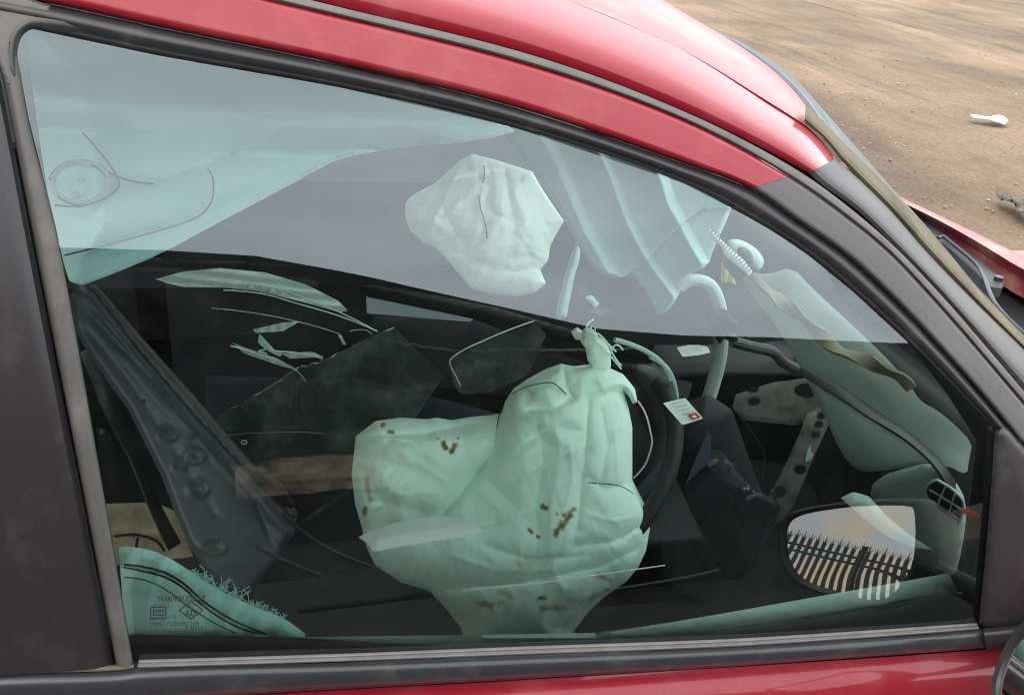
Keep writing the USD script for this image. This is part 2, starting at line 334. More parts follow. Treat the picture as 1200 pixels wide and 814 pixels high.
rng = np.random.default_rng(11)
def pebbles(count):
    vs, fs = [], []; k = 0
    base = trimesh.creation.icosphere(subdivisions=0)
    for _ in range(count):
        d = 3.2 + 11*rng.random()**1.6; a = math.radians(rng.uniform(22, 62))
        x, y = d*math.sin(a), d*math.cos(a)
        s = .0035 + .013*rng.random()**5
        v = base.vertices*(s*rng.uniform(.6, 1.3, 3)*[1, 1, .6])*(1+.3*rng.standard_normal((12, 1))*.5) + [x, y, .012]
        vs.append(v); fs.append(base.faces+k); k += 12
    return trimesh.Trimesh(np.vstack(vs), np.vstack(fs), process=False)
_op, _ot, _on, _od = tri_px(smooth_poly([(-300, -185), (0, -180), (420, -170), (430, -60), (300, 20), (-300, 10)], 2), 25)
obj('painted_shade_sheet', trimesh.Trimesh(np.stack([_op[:, 0]/100, _op[:, 1]/100, _op[:, 0]*0+.02], 1), _ot[:, ::-1], process=False), mat('shade_earth', (.020, .018, .017), .9, vary=((.07, .055, .042), 3., .5, .8)), smooth=False, kind='structure')  # dark sheet added as painted shade on the ground between the two vehicles
obj('pebbles', pebbles(5200), STONE, label='small loose stones scattered over the bare earth', cat='pebbles', kind='stuff', smooth=False)

def crumple(poly, z, seed, thick, amp, m, name, label, cat, scale=7., res=1.1):
    P, T, n, dist = tri_px(poly, res)
    top = atz(P, z); c = top.mean(0)
    h = (meshkit.fbm(np.stack([top[:, 0]*scale, top[:, 1]*scale, top[:, 0]*0+seed], -1), 3, seed))*amp
    fr = top + np.stack([0*h, 0*h, h], 1); bk = fr - [0, 0, thick]
    k = len(P); i = np.arange(n); j = (i+1) % n
    ms_ = trimesh.Trimesh(np.vstack([fr, bk]), np.vstack([T, T[:, ::-1]+k, np.stack([i, i+k, j+k], 1), np.stack([i, j+k, j], 1)]), process=False)
    return obj(name, ms_, m, label=label, cat=cat, loc=(c[0], c[1], 0), smooth=30)
crumple([(1136, 138), (1146, 139), (1158, 140), (1170, 139), (1180, 143), (1178, 147), (1166, 146), (1150, 143), (1138, 141)], .03, 4, .004, .05, PAPER,
        'scrap_of_paper', 'torn white sheet lying flat on the bare earth ahead of the car', 'litter')
crumple([(1165, 233), (1170, 236), (1176, 234), (1186, 238), (1197, 242), (1215, 246), (1214, 268), (1200, 262), (1190, 256), (1182, 248), (1176, 247), (1171, 243)], .03, 9, .012, .10, SCRAP,
        'torn_rubber', 'crumpled strip of torn black rubber on the earth at the right edge', 'debris', scale=16.)

# ------------------------------------------------------------------ the red car: bodywork
CAR = thing('red_hatchback', 'wrecked red hatchback with deployed airbags seen through its closed front window', 'car', (.5, .76, 0))
def cpart(name, mesh, m, parent=None, label=None, smooth=35, **k): return obj(name, mesh, m, parent or CAR, label, smooth, **k)
def side_slab(poly, off, bevel=.004, w=8., res=9, skirt=.012, smooth=0, crown=0.):
    """panel lying on the flank with rounded rim"""
    if smooth: poly = smooth_poly(poly, smooth)
    P, T, n, dist = tri_px(poly, res)
    if w and res > w*.6:                                     # an extra ring of points so that the rim is round
        pass
    u = np.clip(dist/w, 0, 1); o = off + bevel*(np.sqrt(1-(1-u)**2)-1) + crown*np.clip(dist/60, 0, 1)
    q = side(P, o); m = len(P); back = side(P[:n], off-bevel-skirt); i = np.arange(n); j = (i+1) % n
    return trimesh.Trimesh(np.vstack([q, back]), np.vstack([T, np.stack([i, i+m, j+m], 1), np.stack([i, j+m, j], 1)]), process=False)
def bstrip(a, b, prof, n=90):
    A, B = curve(a, n), curve(b, n); prof = np.asarray(prof, float)
    if prof.ndim == 1: prof = np.repeat(prof[None], n, 0)
    u = np.linspace(0, 1, prof.shape[1])
    px = A[:, None]*(1-u[None, :, None]) + B[:, None]*u[None, :, None]
    return grid(side(px, prof))
def lerp_prof(p0, p1, n=90):
    t = np.linspace(0, 1, n)[:, None]
    return np.asarray(p0)[None]*(1-t) + np.asarray(p1)[None]*t

GL_TOP = [(-40, 20), (37, 34), (184, 65), (400, 103), (600, 149), (800, 214.5), (874, 253), (907, 272), (947, 299), (1000, 342), (1065, 402), (1120, 457), (1170, 508)]
SEAL_O = [(-40, -12), (25, -1), (200, 36), (400, 77), (584, 121), (800, 192), (880, 222), (929, 256), (992, 300), (1032, 336), (1100, 406), (1180, 499), (1190, 512)]
MLD_LO = [(-40, -95), (324, 2), (400, 20), (621, 76), (800, 140), (925, 207), (1000, 260), (1043, 296), (1085, 340), (1200, 473), (1260, 545)]
MLD_UP = [(-40, -106), (330, -8), (400, 9), (621, 64), (800, 130), (940, 203), (1000, 247), (1043, 284), (1094, 336), (1200, 458), (1260, 528)]
_dm = bstrip([(-40, 836), (160, 826), (285, 815), (600, 797), (1000, 772), (1150, 761), (1300, 749)], [(-40, 1000), (160, 1000), (285, 1000), (600, 1000), (1000, 1000), (1150, 1000), (1300, 1000)],
    [-.012, .004, .011, .0155, .019, .0215, .023, .0235, .0235, .023, .022, .020, .018, .015, .011])
_dv = np.asarray(_dm.vertices).reshape(90, -1, 3); _lo = _dv[:, -1]
_low = np.stack([_lo*[1, 1, 0]+[0, .005, .58], _lo*[1, 1, 0]+[0, .03, .40], _lo*[1, 1, 0]+[0, .06, .28]], 1)
DOOR = cpart('front_door', grid(np.concatenate([_dv, _low], 1)), RED, label='glossy red skin of the front door under the window')
_ub = np.linspace(0, 1, 40)
PROF_BAND = np.interp(_ub, [0, .03, .07, .13, .2, .5, .88, .95, 1], [-.012, -.002, .0045, .0080, .0090, .0082, .0058, .0035, -.006])
def split(c, s0, s1, n=60):                   # the piece of a picture curve between two arc lengths
    c = curve(c, 400); k = np.linspace(s0, s1, n)*399
    return np.stack([np.interp(k, np.arange(400), c[:, i]) for i in range(2)], -1)
def frac(c, p):
    c = curve(c, 400); return np.argmin(np.hypot(*(c-np.asarray(p)).T))/399
# door frame over the window: red, then bare grey along the windscreen pillar
f0, g0 = frac(SEAL_O, (880, 222)), frac(MLD_LO, (925, 207))
cpart('upper_door_frame', bstrip(split(SEAL_O, 0, f0), split(MLD_LO, 0, g0), PROF_BAND), RED, DOOR)
cpart('lower_door_frame', bstrip(split(SEAL_O, f0, 1), split(MLD_LO, g0, 1), PROF_BAND-.0006), PILLAR, DOOR, label='matt grey door frame along the windscreen pillar')
n_ = 120
cpart('window_seal', bstrip(GL_TOP, SEAL_O, [-.004, -.003, -.001, .0005, .004, .0062, .0072, .0074, .0068, .005, .0015, -.008], n_), RUBBER, DOOR)
cpart('inner_window_seal', bstrip(GL_TOP, [(x+.28*(x2-x), y+.28*(y2-y)) for (x, y), (x2, y2) in zip(curve(GL_TOP, 60), curve(SEAL_O, 60))], [-.004, -.0005, .002, .0028, .002, -.001]), RUBBER, DOOR)
cpart('door_edge_moulding', bstrip(MLD_LO, MLD_UP, [-.004, .0015, .0028, .0028, .0024, .0018, .0008, -.004], n_), STRIPG, DOOR, label='thin grey weather strip along the door frame edge')
# frame between window and pillar, its corner, and the black pillar film
LINE = [(-14, 40), (0, 87), (10, 136), (36, 270), (93, 560), (135, 781)]
GLE = [(-4, -10), (19, 58), (33, 136), (66.5, 270), (119, 560), (157, 780)]
cpart('rear_frame', bstrip([(x+1.6, y) for x, y in LINE], GLE, [-.010, .001, .0045, .0055, .0058, .0055, .0048, .003, -.003]), FRAMEG, DOOR)
corner = [(-60, -40), (30, -3), (60, 7), (56, 26), (36, 26), (22, 34), (14, 48), (12, 66), (16, 100), (9, 101), (-12, 45), (-60, 60)]
cpart('frame_corner', side_slab(corner, .0060, .003, 4., 2.5), FRAMEG, DOOR)
cin = [(31, 128), (24, 95), (20, 66), (22, 50), (29, 39), (40, 35), (62, 40), (120, 52)]; cout = [(20, 128), (14, 95), (10.5, 62), (13, 44), (22, 30), (38, 21), (64, 20), (124, 30)]
cpart('corner_seal', bstrip(cin, cout, np.array([-.004, .0015, .0045, .0062, .0068, .0066, .0062])[None]-.012*(1-np.clip(np.minimum(np.arange(60), 59-np.arange(60))/14., 0, 1)**.5)[:, None], 60), RUBBER, DOOR)
cpart('pillar_film', bstrip([(-160, 40), (-150, 87), (-145, 136), (-140, 270), (-130, 560), (-120, 800)], [(x-1.2, y) for x, y in LINE[:-1]]+[(133.5, 782)], np.r_[np.linspace(.009, .0052, 24), .0048, .004, .002, -.010]), BLACKP, CAR, label='black film over the pillar between the doors')
# belt line
LIP_T = [(163, 772), (400, 765), (600, 757), (850, 748), (1000, 739), (1144, 729)]
LIP_B = [(161, 782), (400, 774.5), (600, 767), (850, 757.5), (1000, 748), (1148, 737)]
MB = [(-40, 836), (160, 824), (285, 814), (600, 796), (850, 781), (1000, 770.5), (1158, 759)]
cpart('belt_wiper', bstrip(LIP_T, LIP_B, [-.003, .003, .0055, .006, .0045, .0048, .0068, .0072, .005]), LIP, DOOR, label='grey rubber lip wiping the foot of the window')
cpart('belt_moulding', bstrip([(-40, 791), (0, 787), (140, 783), (161, 780), (400, 774), (600, 766.5), (850, 757), (1000, 747.5), (1156, 735)], MB, [-.006, .004, .0082, .0105, .0118, .0125, .0128, .0126, .012, .0105, .007, -.008]), MOULD, DOOR)
cpart('belt_dirt_ledge', bstrip([(-40, 784), (0, 780), (140, 778), (157, 777)], [(-40, 793), (0, 789), (140, 785), (157, 782)], [-.004, .002, .004, .0045, .003]), DUST, DOOR)
# triangular corner panel in front of the window
cpart('corner_panel', side_slab([(1166, 506), (1171, 500), (1180, 499), (1200, 522), (1260, 590), (1260, 728), (1200, 731), (1157, 735), (1147, 730), (1154, 660), (1161, 580)], .009, .006, 10., 4, crown=.004), BLACKP, DOOR, label='black corner panel carrying the door mirror')
cpart('corner_panel_foot', bstrip([(1152, 734), (1200, 729), (1262, 724)], [(1156, 763), (1200, 757), (1262, 749)], [-.004, .010, .0155, .0175, .018, .0175, .016, .012, -.006], 30), BLACKP, DOOR)
# the pane
EDGE_G = [(37, 34)] + [tuple(p) for p in GL_TOP[2:]] + [(1163, 560), (1152, 690), (1147, 740), (850, 760), (400, 776), (158, 784), (119, 560), (66, 270), (33, 136), (15, 40)]
P, T, n, dist = tri_px(EDGE_G, 9)
cpart('window_glass', trimesh.Trimesh(side(P, 0.), T, process=False), GLASS, DOOR, smooth=True, label='closed green tinted front window, mirroring sky and a black vehicle')
# printed marks on the pane, lower rear corner
def on_glass(mesh2d, px, wpx, lift=.0008):
    """lays a flat mesh (x right, y up, metres-free units) on the pane: px = lower left, wpx = width in picture points"""
    v = np.asarray(mesh2d.vertices); x0 = v[:, 0].min(); w = v[:, 0].max()-x0; s = wpx/w
    p2 = np.stack([px[0]+(v[:, 0]-x0)*s + .0*v[:, 1], px[1]-v[:, 1]*s + (v[:, 0]-x0)*s*(-.012)], 1)
    z = (v[:, 2]-v[:, 2].min())/max(np.ptp(v[:, 2]), 1e-9)
    return trimesh.Trimesh(side(p2, lift*(.4+.6*z)), mesh2d.faces, process=False)
def txt(s, px, wpx, bold=False): return on_glass(meshkit.text_mesh(s, 1.0, .05, bold), px, wpx)
def ring2(poly, w):
    g = sg.Polygon(poly).buffer(0); r = g.difference(g.buffer(-w))
    return trimesh.creation.extrude_polygon(r, .05, engine='earcut')
def mark(m2, px, wpx): return on_glass(m2, px, wpx)
marks = [txt('TEMPERLITE LT', (184, 704), 57, True), txt('IS: 2553-2', (180, 710), 18), txt('Part-2', (175, 727), 17, True), txt('CM', (197, 724), 9),
         txt('CM/L-7230157705', (176, 733), 57, True), txt('T  M32A', (217, 737.5), 21, True)]
dia = ring2([(0, .5), (.72, 1.05), (1.44, .5), (.72, -.05)], .07)
marks.append(mark(dia, (209, 725), 30)); marks.append(txt('AIS', (216.5, 721), 15, True))
isi = ring2([(0, 0), (1.3, 0), (1.3, .95), (0, .95)], .10); marks.append(mark(isi, (176, 724.5), 19)); marks.append(mark(ring2([(.0, 0), (.9, 0), (.9, .55), (0, .55)], .10), (179.5, 721.5), 12)); marks.append(txt('IS', (182, 719.5), 7, True))
cpart('glass_marking', join(*marks), INK, DOOR, smooth=False, label='small black maker and approval lettering on the window')

# upper body: roof side, windscreen pillar, dusty windscreen edge, roof
ROOF_SEAM = [(300, -110), (662, 0), (800, 59), (900, 119), (950, 151), (966, 163), (978, 177)]
RS_LO = [(-40, -115), (330, -10), (400, 8), (621, 63), (800, 129), (948, 203)]
k_ = 90
rs_prof = np.array([.0, .006, .008, .006, .001, -.008, -.020, -.034, -.050, -.068, -.088])
lo = curve(RS_LO, k_); hi = curve([(-40, -260), (300, -112), (662, 0), (800, 59), (900, 119), (950, 152), (979, 186)], k_)
u = np.linspace(0, 1, 18); pr = np.interp(u, np.linspace(0, 1, len(rs_prof)), rs_prof)
cpart('roof_side', grid(side(lo[:, None]*(1-u[None, :, None])+hi[:, None]*u[None, :, None], np.repeat((pr-.012)[None], k_, 0)*np.linspace(1, .72, k_)[:, None])), RED)
pl = curve([(948, 203), (960, 214), (1000, 243), (1043, 283), (1094, 335), (1200, 457), (1270, 540)], k_)
ph = curve([(979, 186), (1000, 204), (1042, 245), (1087, 296), (1130, 341), (1200, 410), (1290, 500)], k_)
pp = np.interp(u, np.linspace(0, 1, 7), [-.012, -.006, -.006, -.012, -.024, -.042, -.064])
cpart('windscreen_pillar', grid(side(pl[:, None]*(1-u[None, :, None])+ph[:, None]*u[None, :, None], np.repeat(pp[None], k_, 0))), PILLAR, label='grey pillar beside the windscreen with bare front end')
cpart('gap_filler', bstrip([(x, y+3) for x, y in MLD_UP], [(x+4, y-9) for x, y in MLD_UP], [-.016, -.020, -.020, -.016], 60), RUBBER)
bl = curve([(943, 143), (957, 156), (970, 168), (986, 188), (1000, 203), (1042, 244), (1087, 295), (1130, 340), (1200, 409), (1290, 499)], k_)
bh = curve([(944, 124), (960, 138), (977, 155), (1022, 200), (1050, 229), (1100, 282), (1147, 338), (1200, 393), (1290, 475)], k_)
pp = np.interp(u, np.linspace(0, 1, 5), [-.070, -.064, -.066, -.080, -.105])
BE = grid(side(bl[:, None]*(1-u[None, :, None])+bh[:, None]*u[None, :, None], np.repeat(pp[None], k_, 0)))
cpart('windscreen_edge', BE, DUST, label='dusty rubber edge of the windscreen')
seam3 = side(curve(ROOF_SEAM[1:-1], 40), -.088*np.linspace(1, .72, 40))
d0 = seam3[0]-seam3[6]; d0 /= np.linalg.norm(d0)
rear = np.array([[-1.7, seam3[0][1]-.03, seam3[0][2]+.0], [-1.0, seam3[0][1]-.02, seam3[0][2]+.04], [-.3, seam3[0][1]-.01, seam3[0][2]+.03]])
seamc = np.vstack([curve(np.vstack([rear, seam3[:1]]), 30)[:-1], seam3])
YC = .80
vv = np.linspace(0, 1, 41); bowv = 4*vv*(1-vv)
far = seamc*[1, -1, 1]+[0, 2*YC, 0]
R = seamc[:, None]*(1-vv[None, :, None]) + far[:, None]*vv[None, :, None]
w_ = np.clip((seamc[:, 0]+1.7)/(seamc[-1, 0]+1.7), 0, 1)
ROOF_BOW, ROOF_CROWN = .115, .024
R[..., 2] += ROOF_CROWN*bowv**.8 - .014*np.clip(w_-.9, 0, 1)[:, None]*10*bowv*.0
R[..., 0] += ROOF_BOW*bowv[None]*w_[:, None]**3
def proj(X):
    v = X-EYE; w = v @ DIR; return np.stack([600+FPX*(v @ RIGHT)/w, 407-FPX*(v @ UP)/w], -1)
cpart('roof', grid(R), REDDUST, smooth=True, label='red roof skin, pale with dust and sky')
front = R[-1]
cpart('header_seal', tube(front[2:-2]+[.006, 0, -.005], .006, 8), RUBBER)
lin = R.copy(); lin[..., 2] -= .035; lin = lin[:, 2:-2]
cpart('roof_lining', grid(lin[:, ::-1]), LINER, smooth=True)
# windscreen: from one dusty edge across to the mirrored one
nearE = side(bh, -.105); nearE = nearE[np.r_[0:k_:4, k_-1]]
nearE = np.vstack([front[1]+[.012, 0, -.012], nearE[2:]])
nearE = np.vstack([nearE, nearE[-1]+[.07, -.005, -.07]])
farE = nearE*[1, -1, 1]+[0, 2*YC, 0]
W = nearE[:, None]*(1-vv[None, :, None]) + farE[:, None]*vv[None, :, None]
wt = np.linspace(1, .9, len(nearE))
W[..., 0] += (ROOF_BOW-.005)*bowv[None]*np.linspace(1, .35, len(nearE))[:, None]; W[..., 2] += ROOF_CROWN*(bowv**.8)[None]*np.linspace(1, 0, len(nearE))[:, None]
cpart('windscreen', grid(W), SCREEN, smooth=True, label='dirty windscreen behind the dashboard')
# far side of the body: mirrored pillar, roof side, film-covered far windows (from mirrored picture curves)
def mirrored(m): 
    v = m.vertices*[1, -1, 1]+[0, 2*YC, 0]; return trimesh.Trimesh(v, m.faces[:, ::-1], process=False)
cpart('roof_side', mirrored(grid(side(lo[:, None]*(1-u[None, :, None])+hi[:, None]*u[None, :, None], np.repeat((pr-.012)[None], k_, 0)))), RED)
cpart('windscreen_pillar', mirrored(grid(side(pl[:, None]*(1-u[None, :, None])+ph[:, None]*u[None, :, None], np.repeat((pp-.0)[None], k_, 0)))), PILLAR)
cpart('roof_rail_lining', mirrored(grid(side(lo[:, None]*(1-u[None, :, None])+hi[:, None]*u[None, :, None], np.repeat((pr-.05)[None], k_, 0)))), DARK2, None, 'dark bare rail under the far roof edge')
cpart('pillar_lining', mirrored(grid(side(pl[:, None]*(1-u[None, :, None])+ph[:, None]*u[None, :, None], np.repeat((pp-.04)[None], k_, 0)))), DARK2)
cpart('far_frame_lining', mirrored(bstrip([(x, y+8) for x, y in GL_TOP], MLD_UP, [-.02]*6)), DARK2)
FARP = mirrored(trimesh.Trimesh(side(P, 0.), T, process=False))
FDOOR = cpart('far_door', mirrored(grid(np.stack([np.stack([np.linspace(-.15, 1.0, 12), np.full(12, -.02), np.full(12, z)], -1) for z in (.84, .7, .55, .3)]))), RED, label='red front door on the far side with its glass broken')
cpart('window_film_glass', FARP, CLEAR, FDOOR, smooth=True, label='glass of the far window')
# rear of the body, out of the picture but closing the cabin
def plate(pts, m, name, parent=None, label=None):
    q = np.asarray(pts, float); return cpart(name, trimesh.Trimesh(q, [[0, 1, 2], [0, 2, 3]], process=False), m, parent, label, smooth=False)
for y_, d_ in ((.045, 1), (FY_ := 2*YC-.045, -1)):
    RF = cpart('rear_door', box((-.985, y_-d_*.075, .60), (1.55, .07, .64)), RED)
    for x_ in (-.235, -1.62): cpart('window_post', box((x_, y_+d_*.06, 1.17), (.14, .05, .54)), BLACKP, RF)
    cpart('roof_rail', box((-.93, y_+d_*.155, 1.475), (1.58, .09, .06)), RED, RF)
    gq = np.array([[-.30, y_+.0, .92], [-1.56, y_, .92], [-1.56, y_+d_*.11, 1.44], [-.30, y_+d_*.11, 1.44]])
    cpart('window_glass', trimesh.Trimesh(gq, [[0, 1, 2], [0, 2, 3]], process=False), CLEAR, RF, smooth=False)
cpart('tailgate', box((-1.72, YC, .95), (.08, 1.5, 1.1)), RED)
cpart('floor', box((.0, YC, .26), (3.3, 1.46, .05)), DARK)
for wy, zt in ((-.005, .88), (2*YC+.005, .80)): cpart('front_wing', trimesh.creation.extrude_polygon(sg.Polygon([(1.06, .28), (1.40, .28), (1.42, .50), (1.52, .63), (1.72, .68), (1.92, .63), (2.02, .50), (2.04, .30), (2.46, .30), (2.46, .60), (2.2, .72), (1.6, zt), (1.06, zt)]), .05, engine='earcut').apply_transform(np.array([[1, 0, 0, 0], [0, 0, -1, wy+.025], [0, 1, 0, 0], [0, 0, 0, 1.]])), RED)
cpart('bulkhead_panel', box((1.42, YC, .74), (.34, 1.44, .24)), DARK)
cpart('front_bumper', box((2.42, YC, .5), (.18, 1.55, .42)), RED)
for wx in (-1.25, 1.72):
    for wy in (.1, 2*YC-.1):
        cpart('wheel', trimesh.creation.cylinder(.29, .19, 32, transform=trimesh.transformations.translation_matrix([wx, wy, .29]) @ trimesh.transformations.rotation_matrix(math.pi/2, [1, 0, 0])), WHEELM)
# bonnet and scuttle
bo = curve([(1020, 208), (1048, 227), (1100, 252), (1150, 276), (1200, 301), (1280, 345)], 40); bi = curve([(1024, 214), (1053, 234), (1100, 258), (1150, 286), (1200, 317), (1280, 368)], 40); bf = curve([(1026, 220), (1057, 238.5), (1100, 265), (1150, 297), (1200, 329), (1280, 382)], 40)
o3, i3, f3 = atz(bo, .965), atz(bi, .985), atz(bf, .955)
ys = np.linspace(.06, 2*YC-.06, 60); ym = YC+np.abs(ys-YC)
def across(c):
    k = np.argsort(c[:, 1]); c = c[k]
    return np.stack([np.interp(ym, c[:, 1], c[:, 0]), ys, np.interp(ym, c[:, 1], c[:, 2])], 1)
o3, i3, f3 = across(o3), across(i3), across(f3)
edge_ = np.clip((np.abs(ys-YC)/(YC-.06)), 0, 1)[:, None]**6
fw = o3 + [.12, 0, -.06]; fw2 = o3*[0, 1, 0] + np.stack([2.05-.0*ys, 0*ys, .80-.05*edge_[:, 0]], 1); fw3 = o3*[0, 1, 0] + np.stack([2.42-.14*edge_[:, 0], 0*ys, .66+0*ys], 1)
mid = (o3+i3)/2 + [0, 0, .004]
cpart('bonnet', grid(np.stack([f3+[-.0, 0, -.035], f3, (f3+i3)/2+[-.004, 0, .002], i3, mid, o3, fw, fw2, fw3], 1)), REDDUST, smooth=40, label='red bonnet edge behind the wipers')
sc = [(1015, 215), (1058, 238), (1200, 328), (1290, 385), (1290, 470), (1200, 430), (1100, 320)]
Pq, Tq, nq, dq = tri_px(sc, 10)
cpart('scuttle_panel', trimesh.Trimesh(atz(Pq, .90), Tq, process=False), DARK)
wc = [(1062, 242), (1085, 257), (1120, 283), (1150, 306), (1170, 322), (1177, 330), (1175, 338), (1160, 336), (1140, 316), (1118, 296), (1092, 276), (1075, 262)]
Pq, Tq, nq, dq = tri_px(wc, 3); top = atz(Pq, .955)+np.stack([0*dq, 0*dq, .004*np.clip(dq/4, 0, 1)], 1); mq = len(Pq); ii = np.arange(nq); jj = (ii+1) % nq
WIP = cpart('wiper', trimesh.Trimesh(np.vstack([top, top-[0, 0, .02]]), np.vstack([Tq, np.stack([ii, ii+mq, jj+mq], 1), np.stack([ii, jj+mq, jj], 1)]), process=False), DARK2, label='charcoal wiper pivot cover in front of the windscreen')
cpart('wiper_arm', tube(atz(np.array([(1099, 279), (1106, 277), (1118, 287), (1135, 301), (1147, 313), (1154, 326), (1158, 338), (1168, 358), (1182, 374), (1206, 396)], float), .968), .0042, 8, 60), MOULD, WIP)
piv = atz(np.array([[1170., 327.]]), .962)[0]
cpart('wiper_pivot', trimesh.creation.cylinder(.009, .012, 20, transform=trimesh.transformations.translation_matrix(piv)), MOULD, WIP)
for px_ in ((1130, 322), (1150, 345)):
    cpart('hose_clip', tube(atz(np.array([(px_[0], px_[1]), (px_[0]+10, px_[1]+8), (px_[0]+22, px_[1]+26)], float), .93), .006, 8, 12), DARK2, WIP)

# near door mirror: its glass is seen only as a reflection in the window
MIR_PX = smooth_poly([(922, 630), (924, 614), (935, 604), (968, 597), (1015, 592), (1067, 592), (1072, 597), (1073, 631), (1070, 660), (1057, 684), (1040, 702), (1015, 703), (990, 694), (962, 687), (938, 676), (925, 657)], 1)
def bounce(p):
    w = side(p); n = snorm(w); d = ray(p); return w, d - 2*(d*n).sum(-1, keepdims=True)*n
MIR_C, MIR_T, MIR_R = np.array([1000., 645.]), .245, 4.0
w0, r0 = bounce(MIR_C); M0 = w0 + r0*MIR_T
FENCE_DIR = np.array([-.985, -.14, 0.]); FENCE_DIR /= np.linalg.norm(FENCE_DIR)
tgt = FENCE_DIR*math.cos(math.radians(6.6)) + np.array([0, 0, math.sin(math.radians(6.6))])
nm = tgt - r0; nm /= np.linalg.norm(nm)
Cs = M0 - nm*MIR_R                                       # convex mirror: a cap of this sphere
def on_mirror(p, grow=0.):
    w, r = bounce(p); oc = w-Cs; b = (r*oc).sum(-1); c = (oc**2).sum(-1)-MIR_R**2
    disc = np.maximum(b*b-c, 0); t = -b-np.sqrt(disc); return w + r*t[..., None]
Pm, Tm, nmr, dm = tri_px(MIR_PX, 5)
mg = on_mirror(Pm)
rim = mg[:nmr]; cen = rim.mean(0)
HOUS = None
rings = [cen+(rim-cen)*1.0-nm*.003, cen+(rim-cen)*1.03+nm*.004, cen+(rim-cen)*1.09+nm*.006, cen+(rim-cen)*1.15+nm*.002, cen+(rim-cen)*1.18-nm*.015, cen+(rim-cen)*1.16-nm*.045, cen+(rim-cen)*1.02-nm*.085, cen+(rim-cen)*.75-nm*.11, cen+(rim-cen)*.35-nm*.125, cen+(rim-cen)*.02-nm*.128]
Rg = np.stack([np.vstack([q, q[:1]]) for q in rings])
HOUS = cpart('door_mirror', grid(Rg), BLACKP, DOOR, label='black door mirror housing in the lower right corner')
cpart('mirror_glass', trimesh.Trimesh(mg, Tm, process=False), MIRROR, DOOR, smooth=True, label='mirror glass reflected in the window, showing the spiked fence')
foot = side(np.array([1235., 742.]), .01)
cpart('mirror_arm', tube(np.stack([foot, (foot+cen)/2-nm*.05, cen-nm*.06]), [.02, .016, .02], 12, 14), BLACKP, DOOR)

# ------------------------------------------------------------------ palisade fence behind the photographer
def fence():
    D = 12.; perp = np.array([-FENCE_DIR[1], FENCE_DIR[0], 0]); o = np.array([M0[0], M0[1], 0]) + FENCE_DIR*D
    fn = thing('palisade_fence', 'dark steel palisade fence with three-pointed pales, seen mirrored in the door mirror', 'fence', o)
    H = 2.50; pitch = .205
    for k in range(-14, 15):
        w = .060; x = k*pitch; t = .004
        prof = [(-w, 0), (w, 0), (w, H-.16), (w*1.7, H-.02+.012*(k % 3)), (w*.45, H-.20), (0, H+.06*((k*7) % 3)), (-w*.45, H-.20), (-w*1.7, H-.03), (-w, H-.20)]
        m = trimesh.creation.extrude_polygon(sg.Polygon(prof), t*4, engine='earcut')
        v = np.asarray(m.vertices); q = o + perp*(x+v[:, :1]) + np.array([0, 0, 1.])*v[:, 1:2] + FENCE_DIR*(v[:, 2:3]-.06) + np.array([0, 0, .02])
        obj('pale', trimesh.Trimesh(q, m.faces, process=False), GALV, fn, smooth=False)
    for z in (.55, H-.42, H-.62):
        q0 = o-perp*2.9+[0, 0, z]; q1 = o+perp*2.9+[0, 0, z]
        b = trimesh.creation.box((5.8, .05, .07)); v = np.asarray(b.vertices)
        obj('rail', trimesh.Trimesh(o+perp*v[:, :1]+FENCE_DIR*(v[:, 1:2]+.0)+np.array([0, 0, 1.])*(v[:, 2:3]+z), b.faces, process=False), GALV, fn, smooth=False)
    for x in (-2.75, -.28, 2.3):
        b = trimesh.creation.box((.13, .12, H-.05)); v = np.asarray(b.vertices)
        pst = obj('post', trimesh.Trimesh(o+perp*(v[:, :1]+x)+FENCE_DIR*(v[:, 1:2]+.10)+np.array([0, 0, 1.])*(v[:, 2:3]+H/2-.02), b.faces, process=False), GALV, fn, smooth=False)
        b = trimesh.creation.box((.2, .19, .03)); v = np.asarray(b.vertices)
        obj('cap', trimesh.Trimesh(o+perp*(v[:, :1]+x)+FENCE_DIR*(v[:, 1:2]+.10)+np.array([0, 0, 1.])*(v[:, 2:3]+H-.03), b.faces, process=False), GALV, pst, smooth=False)
fence()

# ------------------------------------------------------------------ black vehicle opposite, seen only as a reflection in the window
SUV = thing('black_suv', 'tall black vehicle opposite, seen only as a dark reflection in the window', 'car', (0, -2.6, 0))
SY = -1.75
K = .594
def sv(x, z): return (.0+x*K, 1.31+(z-1.31)*K)
prof = [(3.50, .22), (3.55, .60), (3.50, 1.00), (3.36, 1.13), (2.60, 1.22), (1.886, 1.306), (1.507, 1.338), (1.164, 1.387), (.85, 1.485), (.556, 1.572), (.288, 1.654), (.05, 1.718), (-.203, 1.742), (-.465, 1.752), (-1.5, 1.745), (-1.9, 1.70), (-2.35, 1.62), (-2.55, 1.20), (-2.6, .7), (-2.55, .22)]
pg = sg.Polygon(prof).buffer(-.04).buffer(.04)
hole = sg.Polygon([(.36, 1.553), (.36, 1.482), (.70, 1.438), (.72, 1.45)]).buffer(.003)
shell = trimesh.creation.extrude_polygon(pg.difference(hole), .05, engine='earcut')
bod = trimesh.creation.extrude_polygon(pg.intersection(sg.box(-3, 0, 3, 1.40).union(sg.box(-3, 0, -.05, 3))), 1.64, engine='earcut')
def suvm(m, y0): 
    v = np.asarray(m.vertices); return trimesh.Trimesh(np.stack([v[:, 0], y0-v[:, 2], v[:, 1]], 1), m.faces[:, ::-1], process=False)
obj('body', suvm(bod, SY-.055), SUVP, SUV, smooth=30)
for y_ in (SY, SY-1.70): obj('side_panel', suvm(shell, y_), SUVP, SUV, smooth=30)
